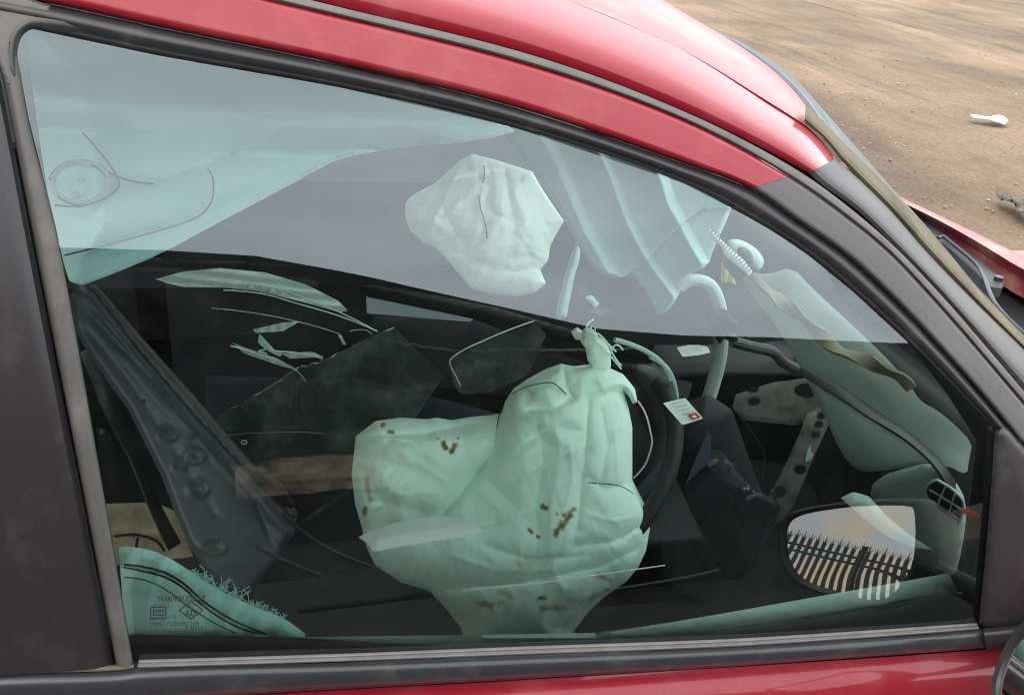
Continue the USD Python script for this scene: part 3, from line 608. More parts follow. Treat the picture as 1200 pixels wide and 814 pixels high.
for nm_, q in (('rear_window', [(-2.2, 1.36), (-1.4, 1.38), (-1.4, 1.66), (-2.1, 1.60)]), ('window', [(-1.3, 1.38), (-.5, 1.40), (-.5, 1.67), (-1.3, 1.67)]), ('window', [(-.42, 1.40), (.20, 1.43), (.20, 1.60), (.0, 1.64), (-.42, 1.66)])):
    obj(nm_, suvm(trimesh.creation.extrude_polygon(sg.Polygon(q).buffer(.02), .012, engine='earcut'), SY+.009), FILM, SUV, smooth=False)
_q = np.array([[.33, SY-.02, 1.46], [.33, SY-.02, 1.57], [.74, SY-.02, 1.47], [.74, SY-.02, 1.42]]); obj('quarter_window', trimesh.Trimesh(_q, [[0, 1, 2], [0, 2, 3]], process=False), TINTED, SUV, smooth=False)
for wx in (-1.7, 1.75):
    for wy in (SY-.06, SY-1.6):
        wh = obj('wheel', trimesh.creation.cylinder(.36, .24, 36, transform=trimesh.transformations.translation_matrix([wx, wy, .36]) @ trimesh.transformations.rotation_matrix(math.pi/2, [1, 0, 0])), WHEELM, SUV)
        obj('rim', trimesh.creation.cylinder(.22, .25, 24, transform=trimesh.transformations.translation_matrix([wx, wy, .36]) @ trimesh.transformations.rotation_matrix(math.pi/2, [1, 0, 0])), WHEELM, wh)
obj('side_moulding', box((.0, SY+.01, .50), (2.6, .03, .06)), DARK, SUV)
# dark backdrop added beyond the far windows to hide the bright ground
def dark_backdrop():
    t_ = thing('dark_backdrop', 'dark blue grey wall added beyond the far windows to hide the bright ground', 'dark_backdrop', (-1., 4.4, 0))
    n = 61; xs = np.linspace(-4., 1.55, n); ys = 3.15 + .03*(np.arange(n) % 4 < 2)
    obj('side_wall', grid(np.stack([np.stack([xs, ys, np.full(n, z)], -1) for z in (.15, 2.35)])), BOXM, t_, smooth=False)
    obj('body', box((-1.225, 4.4, 1.25), (5.5, 2.35, 2.2)), BOXM, t_); obj('top_rail', box((-1.225, 3.15, 2.38), (5.6, .12, .1)), BOXM, t_)
    for x in (-3.98, 1.53): obj('corner_post', box((x, 3.16, 1.25), (.12, .12, 2.3)), BOXM, t_)
BOXM = mat('dark_backdrop_paint', (.020, .024, .030), .6)
dark_backdrop()
# torn wood-grained strip scraped along its door
_g = np.stack(np.meshgrid(np.linspace(-.02, .50, 70), np.linspace(0, 1, 26), indexing='ij'), -1)
_h = meshkit.fbm(np.stack([_g[..., 0]*4, _g[..., 1]*9, _g[..., 0]*0], -1), 3, 5)
_z = .755 + (.135+.02*np.sin(9*_g[..., 0]))*_g[..., 1] + .02*(meshkit.fbm(np.stack([_g[..., 0]*14, _g[..., 1]*0, _g[..., 0]*0], -1), 2, 3)-.5)
obj('scraped_strip', grid(np.stack([_g[..., 0], SY+.006+.02*_h, _z], -1)), LOG, SUV, 'brown scraped strip along the door, mirrored across the driver airbag', smooth=True)

# ------------------------------------------------------------------ cabin: dark shell
def bx(name, c, s, m=DARK, parent=None, rot=None, label=None): return cpart(name, box(c, s, rot), m, parent, label)
FY = 2*YC                                                     # far flank
bx('far_door_lining', (.45, FY-.13, .60), (1.35, .05, .66), DARK2, FDOOR)
bx('far_armrest', (.35, FY-.19, .72), (.62, .07, .06), DARK, FDOOR)
bx('far_rear_lining', (-.92, FY-.13, .62), (1.55, .05, .74), DARK)
bx('rear_seat_back', (-1.15, YC, .78), (.16, 1.3, .75), DARK2, rot=(0, -.25, 0))
bx('rear_seat_cushion', (-.78, YC, .50), (.62, 1.3, .16), DARK2)
bx('near_sill_lining', (.45, .105, .47), (1.3, .03, .62), DARK, DOOR)
bx('firewall', (1.32, YC, .62), (.05, 1.46, .66), DARK)
bx('centre_console', (.75, YC, .34), (.7, .22, .14), DARK)
# seats: low dark cushions
def seat(y, lab):
    c = box((.30, y, .40), (.50, .46, .14), (0, -.08, 0))
    st = cpart('seat_cushion', c, DARK, None, lab)
    return st
seat(.40, 'black cushion of the driver seat')

# dashboard: cross-car top, stripped beam, near end with vent
top = [(760, 402), (800, 392), (900, 395), (985, 398), (1050, 404), (1082, 425), (1060, 470), (1000, 470), (960, 440), (820, 440), (770, 445)]
DASH = cpart('dashboard', slab(top, planefn(.95, -.0012, -.0022, (900, 420)), .05, 8, lambda P, d: .015*np.clip(d/14, 0, 1), 1)[0], DARK2, None, 'stripped dashboard in front of the wheel')
cpart('dash_body', slab([(760, 400), (1110, 400), (1130, 470), (1140, 560), (1100, 640), (960, 700), (800, 690), (760, 560)], planefn(1.0, -.0014, 0, (900, 500)), .10, 12)[0], DARK, DASH)
cpart('dash_rail', slab([(935, 407), (1000, 401), (1060, 405), (1100, 424), (1116, 452), (1062, 450), (960, 443), (925, 436)], planefn(.78, -.0013, 0, (1000, 430)), .03, 6, lambda P, d: .012*np.clip(d/10, 0, 1), 1)[0], SLATE, DASH)
def holed(poly, holes, yf, thick, m, name, parent, label=None, res=4):
    """pressed plate with round or oval holes, each with a dark socket behind it"""
    pl = cpart(name, slab(poly, yf, thick, res, lambda P, d: .004*np.clip(d/5, 0, 1) - sum(.012*np.clip(1.25-np.hypot((P[:, 0]-h[0])/h[2], (P[:, 1]-h[1])/h[3]), 0, .5) for h in holes))[0], m, parent, label)
    for h in holes:
        a = np.linspace(0, 2*np.pi, 22)[:-1]; e = np.stack([h[0]+h[2]*np.cos(a), h[1]+h[3]*np.sin(a)], 1)
        f = yf if callable(yf) else planefn(yf)
        cpart('hole', slab(e, lambda P, f=f: f(P)-.004, .003, 3)[0], RUBBER, pl, smooth=False)
    return pl
holed([(862, 462), (905, 448), (965, 440), (1040, 442), (1110, 455), (1122, 470), (1060, 470), (1000, 484), (930, 498), (872, 492), (858, 478)], [(882, 456, 7, 4), (884, 470, 7, 4.5), (946, 457, 15, 8), (1082, 445, 6, 4.5), (1000, 452, 6, 5)], planefn(.82, -.0012, 0, (950, 460)), .02, STEEL, 'cross_beam', DASH, 'grey pressed cross beam with holes')
holed([(946, 484), (962, 478), (974, 487), (970, 500), (958, 525), (945, 556), (930, 592), (916, 610), (900, 612), (892, 596), (906, 572), (925, 535), (938, 505)], [(963, 487, 5, 4), (960, 497, 5, 4), (956, 509, 5, 4), (938, 550, 7, 5.5), (914, 576, 8, 6.5), (908, 597, 7, 5)], planefn(.70, -.0006, 0, (930, 550)), .02, STEEL, 'brace', DASH, 'diagonal brace with a row of holes')
cpart('bright_clip', slab([(955, 512), (959, 516), (951, 538), (943, 541), (946, 528)], planefn(.685), .006, 3)[0], HOSE, DASH)
VE = cpart('dash_end', slab([(1018, 571), (1035, 556), (1062, 548), (1090, 541), (1108, 552), (1128, 574), (1133, 600), (1128, 640), (1118, 680), (1085, 668), (1050, 640), (1025, 605)], planefn(.30, -.0011, .0002, (1080, 600)), .10, 5, lambda P, d: .03*(1-np.exp(-d/16)), 1)[0], DASHG, DASH, 'grey green end of the dashboard with an air vent')
vp = [(1084, 575), (1091, 565), (1100, 563), (1112, 570), (1128, 586), (1127, 607), (1122, 613), (1104, 599), (1090, 588)]
VF = planefn(.262, -.0011, .0002, (1080, 600))
VENT = cpart('air_vent', slab(vp, VF, .012, 3, lambda P, d: -.012*np.clip((d-2.2)/2, 0, 1), 0)[0], RUBBER, DASH, 'black side air vent')
def on(yf, pts): 
    pts = np.asarray(pts, float); return at(pts, yf(pts))
VF2 = lambda P: VF(P)-.004
cpart('vent_rim', tube(on(VF2, vp+vp[:1]), .0022, 8, 60), DASHG, VENT)
for a, b in (((1089, 573), (1126, 596)), ((1088, 584), (1123, 608))): cpart('vane', tube(on(VF2, [a, b]), .0016, 6), DASHG, VENT)
for a, b in (((1108, 569), (1098, 593)), ((1119, 578), (1111, 603))): cpart('vane', tube(on(VF2, [a, b]), .0014, 6), DASHG, VENT)
cpart('red_tag', slab([(1126, 596), (1134, 595), (1148, 602), (1149, 607), (1138, 606), (1128, 601)], planefn(.072), .006, 2, lambda P, d: .003*np.clip(d/2, 0, 1))[0], REDTAG, DASH, 'small red plastic tag beside the air vent')
# pale pillar trim and what hangs in front of it
tr = [(868, 330), (876, 318), (900, 322), (928, 312), (952, 338), (1000, 382), (1040, 420), (1066, 450), (1078, 470), (1098, 480), (1122, 500), (1140, 520), (1136, 535), (1133, 558), (1112, 545), (1075, 545), (1030, 552), (1004, 552), (985, 530), (972, 500), (955, 465), (935, 425), (905, 375)]
def trim_rel(P, d): return .016*np.clip(d/30, 0, 1)**.7 + valley(P, [(950, 445), (1000, 480), (1060, 520), (1110, 560)], .008, 9)
cpart('pillar_trim', slab(tr, planefn(.42, -.0012, .0002, (1000, 440)), .02, 5, trim_rel, 1)[0], TRIM, None, 'loose pale trim from the windscreen pillar')
TRF = planefn(.355, -.0012, .0002, (1000, 440))
def ribbon(px, w, yf, m, name, parent, twist=2.5, label=None, thick=.004):
    c = on(yf, px); c = curve(c, 60); T = np.gradient(c, axis=0); T /= np.linalg.norm(T, axis=1, keepdims=True)
    V = c-EYE; V /= np.linalg.norm(V, axis=1, keepdims=True); A = np.cross(T, V); A /= np.linalg.norm(A, axis=1, keepdims=True); B = np.cross(A, T)
    a = np.sin(np.linspace(0, twist*np.pi, 60))[:, None]*1.1; N = A*np.cos(a)+B*np.sin(a); Q = np.cross(N, T)
    w = np.interp(np.linspace(0, 1, 60), np.linspace(0, 1, len(np.atleast_1d(w))), np.atleast_1d(w))[:, None]
    P4 = np.stack([c+N*w-Q*thick/2, c+N*w*.1-Q*thick*1.2, c-N*w-Q*thick/2, c-N*w+Q*thick/2, c+N*w+Q*thick/2, c+N*w-Q*thick/2], 1)
    return cpart(name, grid(P4), m, parent, label)
ribbon([(880, 322), (905, 345), (940, 372), (962, 392), (985, 412), (1010, 420), (1030, 430), (1052, 440), (1068, 455)], [.004, .012, .010, .011, .010, .011, .008], TRF, STRAP, 'twisted_strap', None, 4, 'brown twisted strap hanging across the pale trim')
ribbon([(938, 432), (960, 446), (985, 460), (1020, 484), (1060, 510), (1090, 535), (1116, 572)], [.006, .009, .010, .010, .012, .013], TRF, RUBBER, 'black_seal', None, .6, 'loose black seal crossing the pale trim')
cpart('pipe', tube(on(planefn(.60), [(796, 338), (812, 328), (828, 332), (840, 350), (845, 385), (842, 425), (832, 462), (824, 482)]), [.010, .012, .013, .013, .012], 14, 50), HOSE, DASH, 'pale curved pipe above the steering column')
BR = cpart('bracket', slab([(828, 364), (834, 360), (840, 366), (846, 361), (854, 364), (856, 372), (866, 376), (866, 384), (860, 390), (866, 398), (858, 402), (848, 396), (844, 404), (838, 396), (832, 382)], planefn(.56), .018, 3, lambda P, d: .006*np.clip(d/3, 0, 1))[0], RUBBER, DASH, 'small black bracket on the pale pipe')
cpart('bolt', tube(on(planefn(.54), [(858, 392), (859, 393)]), .004, 10), STEEL, BR)
cpart('cable', tube(on(planefn(.60), [(858, 400), (880, 406), (905, 412), (918, 424), (940, 434)]), .010, 10, 30), RUBBER, DASH)
# labels inside
L1F = planefn(.345, 0, -.0006, (800, 480))
STK = cpart('sticker', slab([(777, 472), (803, 466), (824, 490), (800, 498)], L1F, .0015, 3)[0], PAPER, DASH, 'white label with a red square mark, by the steering column', smooth=False)
L1G = lambda P: L1F(P)-.0015
cpart('print', slab([(806, 485.5), (816, 483), (821.5, 489), (811, 492)], L1G, .0005, 3)[0], REDINK, STK, smooth=False)
cpart('print', slab([(810.5, 487), (814.5, 486), (816.8, 488.4), (812.6, 489.6)], lambda P: L1F(P)-.0022, .0005, 2)[0], PAPER, STK, smooth=False)
for k in range(4): cpart('print', tube(on(L1G, [(787+k*4.2, 472.8+k*4.3), (801+k*4.0, 469.8+k*4.1)]), .0007, 4), GREYINK, STK, smooth=False)
cpart('sticker', slab([(793, 407), (812, 403), (829, 406), (833, 413), (818, 416), (800, 418)], planefn(.88, -.0012, -.0022, (900, 420)), .002, 3)[0], PAPER, DASH, 'white paper label on the dashboard top', smooth=False)
# comb-like strip, knob and yellow scrap under the roof
CF = planefn(.47)
CMB = cpart('comb_strip', slab([(831, 266), (838, 274), (858, 293), (872, 305), (882, 318), (878, 323), (862, 310), (848, 298), (846, 290), (832, 278)], CF, .006, 3, lambda P, d: .003*np.clip(d/2, 0, 1))[0], WIRE, None, 'white perforated strip hanging under the roof')
for k in range(16):
    x, y = 833+k*2.95, 271+k*2.95
    cpart('slot', tube(on(lambda P: CF(P)-.0045, [(x, y+1.6), (x+3.0, y-1.0)]), .0008, 5), DARK2, CMB, smooth=False)
cpart('reading_lamp', pillow([(850, 285), (858, 279), (872, 282), (888, 292), (897, 306), (890, 318), (878, 312), (866, 300), (853, 297)], .52, .012, 3, 14, smooth=2)[0], DASHG, None, 'small pale lamp housing under the roof')
cpart('lamp_lens', pillow([(862, 292), (870, 288), (880, 294), (884, 306), (878, 312), (868, 304)], .49, .006, 2, 8, smooth=2)[0], DARK2, None)
cpart('yellow_scrap', slab([(846, 308), (851, 315), (861, 327), (863, 334), (853, 330), (845, 332), (845, 322)], .50, .004, 2, lambda P, d: .002*np.sin(P[:, 0]*.8))[0], YELLOW, None, 'small yellow and white scrap under the roof')

# folded pale panels hanging behind the window top (visors and torn lining)
cpart('added_dark_backing', slab([(540, 105), (720, 155), (860, 225), (960, 300), (985, 350), (930, 396), (880, 404), (758, 404), (720, 345), (700, 290), (660, 210)], planefn(1.02, -.0006, 0, (740, 260)), .02, 8, lambda P, d: .02*np.clip(d/20, 0, 1))[0], DARK2, None, 'dark backing added behind the torn lining to hide the bright view outside')  # added backing, keeps the bright outside from showing through the windscreen
DR = [(560, 122), (700, 158), (800, 196), (862, 232), (850, 262), (836, 292), (830, 312), (806, 322), (800, 336), (786, 362), (772, 372), (763, 353), (750, 334), (741, 320), (728, 326), (706, 324), (690, 310), (674, 282), (655, 248), (632, 208)]
DRF = planefn(.72, -.0006, -.0004, (740, 260))
def dr_rel(P, d):
    c = .86*P[:, 0]-.5*P[:, 1] + 5*np.sin(P[:, 1]/37.) + 9*(meshkit.fbm(np.stack([P[:, 0]/60, P[:, 1]/60, P[:, 0]*0], -1), 2, 31)-.5)
    r = np.zeros(len(P))
    for a, b, h in ((395, 471, .040), (471, 513, .034), (513, 566, .040), (566, 640, .03)):
        u_ = (c-a)/(b-a); r += np.where((u_ >= 0) & (u_ < 1), h*(u_**1.6)*np.clip((1-u_)/.16, 0, 1)**.7, 0)
    hem = seg_dist(P, [(741, 320), (760, 305), (778, 283), (800, 262), (822, 246)]); below = (P[:, 1] > np.interp(P[:, 0], [741, 760, 778, 800, 822], [320, 305, 283, 262, 246])) & (P[:, 0] > 738)
    return r*np.clip(d/4, .2, 1) - .012*below - .006*np.exp(-hem/2.5)
cpart('torn_lining', slab(DR, DRF, .008, 1.9, dr_rel, 1)[0], VISOR, None, 'pale torn lining hanging in diagonal folds under the windscreen top', smooth=40)
GH = cpart('grab_handle', slab([(676, 282), (681, 286), (679, 305), (673, 325), (668, 350), (664, 372), (655, 374), (650, 372), (655, 350), (661, 325), (668, 300)], .90, .02, 3, lambda P, d: .012*np.clip(d/4, 0, 1))[0], VISOR, None, 'pale curved strip standing behind the wheel')
cpart('centre_vent', slab([(681, 326), (690, 324), (716, 352), (722, 366), (705, 372), (690, 366), (676, 346)], 1.0, .03, 4, lambda P, d: -.01*np.clip((d-4)/3, 0, 1))[0], DARK2, DASH)
cpart('vent_button', slab([(686, 348), (693, 345), (703, 356), (697, 361)], .99, .02, 3, lambda P, d: .004*np.clip(d/2, 0, 1))[0], TRIM, DASH)

# sagging roof lining at the upper left, with wires and a lamp ring
hl = [(30, 20), (120, 35), (300, 75), (480, 115), (620, 150), (560, 166), (480, 172), (400, 184), (352, 210), (300, 238), (250, 264), (190, 297), (130, 322), (84, 339), (72, 300), (58, 240), (47, 170), (36, 90)]
HLF = planefn(.62, .0006, -.0010, (300, 200))
def hl_rel(P, d):
    r = .05*np.clip(d/60, 0, 1) + .05*np.exp(-((P[:, 1]-128-.05*(P[:, 0]-250))/30)**2)
    r += valley(P, [(44, 150), (90, 153), (160, 160), (270, 180), (340, 182), (500, 172)], .045, 12)
    r += valley(P, [(160, 212), (200, 206), (270, 184)], .03, 10) + valley(P, [(110, 300), (230, 262), (330, 214), (390, 186)], .026, 11)
    return r + ridge_noise(P, 90., 3, .005)
HL = cpart('sagging_lining', slab(hl, HLF, .008, 5, hl_rel, 1)[0], LINERB, None, 'sagging pale roof lining with loose wires, upper left of the window', smooth=60)
def hlp(pts, lift=.006):
    pts = np.asarray(pts, float); dist = np.full(len(pts), 60.); d = ray(pts)
    return at(pts, HLF(pts)) - d*(hl_rel(pts, dist)+lift)[:, None]
def dense(pts, n): return curve(pts, n)
for pts, m in (([(97, 156), (115, 176), (136, 205), (140, 216), (136, 223), (115, 236), (90, 242), (64, 240)], PURPLE), ([(60, 205), (75, 192), (95, 188), (112, 195), (128, 202), (150, 211), (180, 215)], PURPLE),
               ([(243, 197), (250, 212), (250, 228), (242, 245), (228, 256), (190, 269), (140, 283), (76, 299)], PURPLE), ([(104, 191), (114, 197), (123, 205), (127, 216), (123, 228)], BLUEW), ([(58, 208), (62, 218), (70, 232), (95, 240)], BLUEW)):
    cpart('loose_wire', tube(hlp(dense(pts, 40)), .0011, 6), m, HL)
a_ = np.linspace(0, 2*np.pi, 40)
cpart('lamp_ring', tube(hlp(np.stack([94+33*np.cos(a_), 214+24*np.sin(a_)], 1), .004), .0035, 8), VISOR, HL)
for c in ((95, 213), (88, 228)): cpart('clip', slab([(c[0]-4, c[1]-3), (c[0]+3, c[1]-4), (c[0]+5, c[1]+2), (c[0]-2, c[1]+4)], HLF(np.array([c], float))[0]-.035, .004, 2)[0], DASHG, HL)

# far pillar: pressed steel stripped of its trim
pb = [(82, 345), (96, 332), (112, 346), (150, 395), (195, 448), (240, 500), (285, 548), (322, 588), (346, 612), (345, 628), (330, 645), (318, 668), (290, 700), (262, 690), (240, 668), (222, 640), (205, 600), (190, 560), (170, 520), (150, 480), (125, 445), (98, 405), (86, 380)]
PBF = planefn(1.00, .0002, -.0012, (220, 480))
def pb_rel(P, d):
    r = .02*np.clip(d/7, 0, 1)
    r += .014*np.clip(1-seg_dist(P, [(100, 345), (180, 440), (260, 540), (340, 622)])/9, 0, 1)**.5
    r += valley(P, [(112, 372), (160, 425), (230, 500), (300, 585), (320, 640)], .022, 5) + valley(P, [(100, 385), (150, 445), (200, 520), (250, 600)], .014, 6)
    r += .012*np.clip(1-seg_dist(P, [(150, 420), (190, 470), (222, 505)])/10, 0, 1)**.5
    for cx, cy, rx, ry in ((196, 508, 11, 9), (228, 534, 12, 8), (210, 545, 8, 8), (232, 572, 13, 10), (250, 640, 16, 10)):
        q = np.hypot((P[:, 0]-cx)/rx, (P[:, 1]-cy)/ry); r += .010*np.exp(-((q-.85)/.28)**2)
    return r
PB = cpart('far_pillar', slab(pb, PBF, .03, 3.5, lambda P, d: .6*pb_rel(P, d))[0], SLATE, None, 'stripped steel pillar between the far doors', smooth=30)
cpart('pillar_flange', slab([(104, 334), (112, 332), (160, 388), (230, 466), (300, 548), (350, 600), (346, 612), (300, 566), (230, 492), (160, 410)], planefn(.965, .0002, -.0012, (220, 480)), .02, 4, lambda P, d: .008*np.clip(d/3, 0, 1))[0], DARK2, PB)
for c in ((196, 508), (228, 534), (206, 546), (168, 470)):
    e = np.stack([c[0]+3.6*np.cos(a_[:-1][::3]), c[1]+2.8*np.sin(a_[:-1][::3])], 1); cpart('hole', slab(e, lambda P: PBF(P)-.05, .003, 2)[0], RUBBER, PB, smooth=False)
cpart('far_pillar_bulge', pillow([(288, 548), (310, 545), (332, 568), (346, 590), (345, 604), (325, 592)], .86, .03, 4, 20)[0], RUBBER, PB)
ribbon([(100, 410), (115, 440), (135, 490), (155, 530), (180, 590), (205, 640)], [.012, .02, .02, .02, .016], planefn(.98, 0, -.0009, (140, 500)), RUBBER, 'belt_webbing', None, .8, 'dark seat belt webbing by the far pillar')
cpart('seat_belt_flap', slab([(112, 500), (128, 505), (141, 545), (150, 580), (160, 622), (157, 640), (146, 622), (132, 590), (118, 545)], 1.0, .02, 5, lambda P, d: .01*np.clip(d/5, 0, 1))[0], RUBBER, None)
cpart('cable', tube(on(planefn(.9), [(134, 628), (152, 626), (170, 628), (184, 634), (192, 645)]), .003, 8, 30), RUBBER, None)
cpart('cable', tube(on(planefn(.9), [(162, 630), (160, 640), (163, 652)]), .003, 8, 12), RUBBER, None)
cpart('floor_carpet', slab([(120, 590), (180, 588), (205, 598), (222, 640), (232, 665), (200, 690), (120, 690)], planefn(.92, 0, -.0010, (170, 640)), .02, 6, lambda P, d: ridge_noise(P, 25, 5, .006))[0], CARPET, None, 'beige carpet behind the far pillar', smooth=40)
# greying broken timber-like strip seen past the far sill
wd = [(138, 545), (200, 552), (300, 556), (345, 545), (400, 548), (432, 552), (432, 588), (400, 594), (345, 592), (250, 600), (180, 590), (140, 575)]
cpart('torn_sill_board', slab(wd, planefn(1.40), .03, 3.5, lambda P, d: .012*meshkit.fbm(np.stack([P[:, 0]/60, P[:, 1]/5, P[:, 0]*0], -1), 3, 4))[0], mat('grey_board', (.26, .25, .24), .85, vary=((.06, .055, .05), 25., .42, .6)), FDOOR, 'split grey board along the far sill', smooth=25)

# glass left in the far window frame, hanging as shattered pieces
arc = [(182, 327), (215, 318), (258, 314), (310, 319), (358, 333), (396, 352), (408, 364), (398, 366), (352, 353), (302, 341), (262, 337), (215, 336), (196, 332)]
GF = planefn(1.36, 0, 0)
GLF = cpart('shattered_glass', slab(arc, GF, .006, 3, lambda P, d: .010*np.sin((P[:, 1]-.12*P[:, 0])*.55)*.3+.004*meshkit.fbm(np.stack([P[:, 0]/9, P[:, 1]/3, P[:, 0]*0], -1), 3, 6))[0], SHARD, FDOOR, 'pale strip of shattered glass in the far window', smooth=25)
for pts, r in (([(262, 340), (300, 343), (350, 356), (400, 371), (442, 388)], .0016), ([(285, 331), (320, 337), (365, 352), (405, 369), (438, 386)], .0014), ([(248, 361), (300, 367), (350, 377), (398, 391)], .0009), ([(410, 388), (425, 386), (436, 391)], .0008), ([(300, 335), (330, 343), (352, 350)], .0012)):
    cpart('glass_sliver', tube(on(planefn(1.34), pts), r, 6, 40), EDGE, GLF)
for pl_ in ([(302, 335), (330, 340), (344, 347), (318, 343)], [(288, 333), (301, 334), (298, 338), (290, 337)], [(272, 401), (284, 406), (326, 420), (346, 433), (330, 429), (286, 414)], [(304, 391), (311, 398), (322, 410), (332, 414), (328, 418), (312, 410), (302, 401)], [(330, 414), (366, 412), (380, 418), (340, 420)],
            [(396, 392), (400, 392), (406, 404), (402, 404)], [(296, 386), (330, 378), (352, 376), (332, 388), (300, 390)]):
    cpart('glass_sliver', slab(pl_, planefn(1.33), .004, 2, lambda P, d: .003*np.sin(P[:, 0]*.5))[0], EDGE, GLF, smooth=20)
for pts in ([(270, 405), (300, 414), (346, 433), (358, 446)], [(304, 392), (318, 410), (345, 413), (378, 420)], [(306, 404), (311, 409), (303, 411), (313, 415), (307, 418)]):
    cpart('glass_sliver', tube(on(planefn(1.325), pts), .0018, 6, 24), EDGE, GLF)
pane = [(462, 384), (430, 398), (385, 420), (345, 434), (322, 450), (285, 472), (250, 490), (225, 512), (196, 540), (215, 600), (300, 640), (420, 600), (480, 500), (520, 440)]
PN = cpart('broken_pane', slab(pane, planefn(1.12, 0, 0), .004, 10)[0], PANE, FDOOR, 'large broken corner of the far window glass', smooth=False)
rg = np.random.default_rng(5)
ed = np.array(curve([(462, 384), (430, 398), (385, 420), (345, 434), (322, 450), (285, 472), (250, 490), (225, 512), (200, 530)], 50)); ed[12:] += rg.normal(0, .9, (38, 2))
cpart('pane_edge', tube(on(planefn(1.115), ed), np.linspace(.0022, .0006, 50), 6), PANE, PN)
cpart('pane_crack', tube(on(planefn(1.11), [(250, 512), (300, 507), (350, 506), (380, 508)]), .0004, 5, 20), DASHG, PN)
cpart('pane_edge', tube(on(planefn(.95), [(281, 662), (330, 628), (395, 585), (420, 566)]), [.003, .006, .004], 6, 20), PANE, PN)
cpart('broken_pane', slab([(525, 420), (560, 402), (600, 385), (626, 376), (640, 392), (618, 440), (575, 460), (540, 462), (532, 450)], planefn(1.10), .004, 6)[0], PANE, FDOOR, 'small broken glass corner behind the airbags', smooth=False)
cpart('pane_edge', tube(on(planefn(1.095), [(540, 452), (534, 440), (527, 424), (545, 409), (560, 402), (600, 385), (626, 376)]), .0012, 6, 30), EDGE, PN)
# dark far-door details: window channel, hanging seal, clips and wires
cpart('window_channel', slab([(150, 300), (300, 306), (440, 330), (580, 360), (690, 392), (760, 410), (760, 424), (690, 408), (580, 378), (430, 345), (300, 322), (150, 318)], planefn(1.40), .03, 5, lambda P, d: .01*np.clip(d/4, 0, 1))[0], RUBBER, FDOOR)
hs = curve([(440, 396), (500, 408), (560, 413), (600, 410), (660, 411), (700, 411), (740, 410)], 50); hs[:, 1] += rg.normal(0, .7, 50)
cpart('hanging_seal', tube(on(planefn(1.25), hs), .0055, 8), RUBBER, FDOOR)
cpart('door_panel', slab([(240, 440), (430, 445), (560, 478), (640, 500), (640, 560), (420, 525), (290, 524), (240, 520)], planefn(1.385), .02, 8, lambda P, d: .006*np.clip(d/6, 0, 1))[0], SLATE, FDOOR, 'slate grey inner panel of the far door')
cpart('door_panel', slab([(440, 370), (560, 376), (700, 430), (640, 470), (520, 455), (400, 430)], planefn(1.39), .02, 8, lambda P, d: .006*np.clip(d/6, 0, 1))[0], DARK2, FDOOR)
cpart('pull_pocket', slab([(388, 428), (400, 424), (440, 434), (442, 441), (425, 444), (390, 434)], planefn(1.36), .01, 3)[0], RUBBER, FDOOR)
for pts in ([(352, 448), (350, 470), (356, 490)], [(360, 452), (372, 466), (368, 478), (352, 488)], [(412, 404), (425, 412), (445, 418), (460, 416)], [(345, 446), (340, 500), (330, 525)]):
    cpart('loose_wire', tube(on(planefn(1.30), pts), .0028, 6, 24), RUBBER, FDOOR)
for c in ((340, 482), (368, 480), (286, 518)): cpart('clip', slab([(c[0]-5, c[1]-4), (c[0]+5, c[1]-4), (c[0]+6, c[1]+4), (c[0]-4, c[1]+4)], planefn(1.29), .012, 2, lambda P, d: .004*np.clip(d/2, 0, 1))[0], DARK2, FDOOR)
cpart('washer', tube(on(planefn(1.05), np.stack([286+3.2*np.cos(a_), 518+2.2*np.sin(a_)], 1)), .0012, 6), WIRE, FDOOR)

# steering wheel, column and stalk
WC = at(np.array([690., 545.]), .44); nW = np.array([-.80, -.06, .60]); nW /= np.linalg.norm(nW)
e1 = np.cross([0, 1, 0], nW); e1 /= np.linalg.norm(e1); e2 = np.cross(nW, e1)
t_ = np.linspace(0, 2*np.pi, 65)
SW = cpart('steering_wheel', tube(WC+.168*(np.cos(t_)[:, None]*e1+np.sin(t_)[:, None]*e2), .0125, 12), DARK, None, 'black steering wheel behind its burst airbag')
cpart('wheel_hub', pillow([(650, 490), (700, 470), (745, 480), (770, 530), (760, 590), (700, 620), (655, 580)], .46, .03, 6, 40)[0], DARK, SW)
for a2 in (.4, 2.7, 4.6): cpart('spoke', tube([WC-nW*.02, WC+.16*(math.cos(a2)*e1+math.sin(a2)*e2)], [.03, .018], 10), DARK, SW)
COL = cpart('steering_column', slab([(742, 432), (764, 424), (788, 440), (802, 470), (830, 462), (858, 480), (872, 520), (886, 560), (905, 600), (890, 660), (850, 680), (810, 600), (792, 560), (770, 570), (748, 590), (752, 520)], planefn(.56, -.0004, 0, (820, 520)), .10, 5, lambda P, d: .05*(1-np.exp(-d/26)) + valley(P, [(800, 470), (790, 540), (770, 580)], .03, 9))[0], DARK2, None, 'dark shroud of the steering column')
cpart('shroud', slab([(735, 430), (752, 424), (778, 436), (792, 458), (796, 480), (786, 520), (768, 560), (752, 590), (748, 560), (766, 510), (764, 470)], .47, .03, 4, lambda P, d: .025*(1-np.exp(-d/9)), 1)[0], DARK2, COL)
for pts in ([(762, 418), (780, 430), (790, 450), (793, 475)], [(720, 398), (750, 408), (775, 425), (786, 445)]): cpart('shroud_rib', tube(on(planefn(.44), pts), .004, 8, 24), DASHG, COL)
for pl_, y_ in (([(803, 568), (812, 545), (830, 505), (834, 510), (832, 540), (815, 556)], .40), ([(720, 600), (770, 545), (800, 505), (790, 530), (770, 566), (735, 600)], .42), ([(790, 444), (812, 448), (806, 468), (797, 462)], .50)):
    cpart('column_plate', slab(pl_, y_, .006, 4)[0], SLATE, COL)
def cyl_px(a, b, y, r, n=20): return tube(on(planefn(y), [a, b]), r, n)
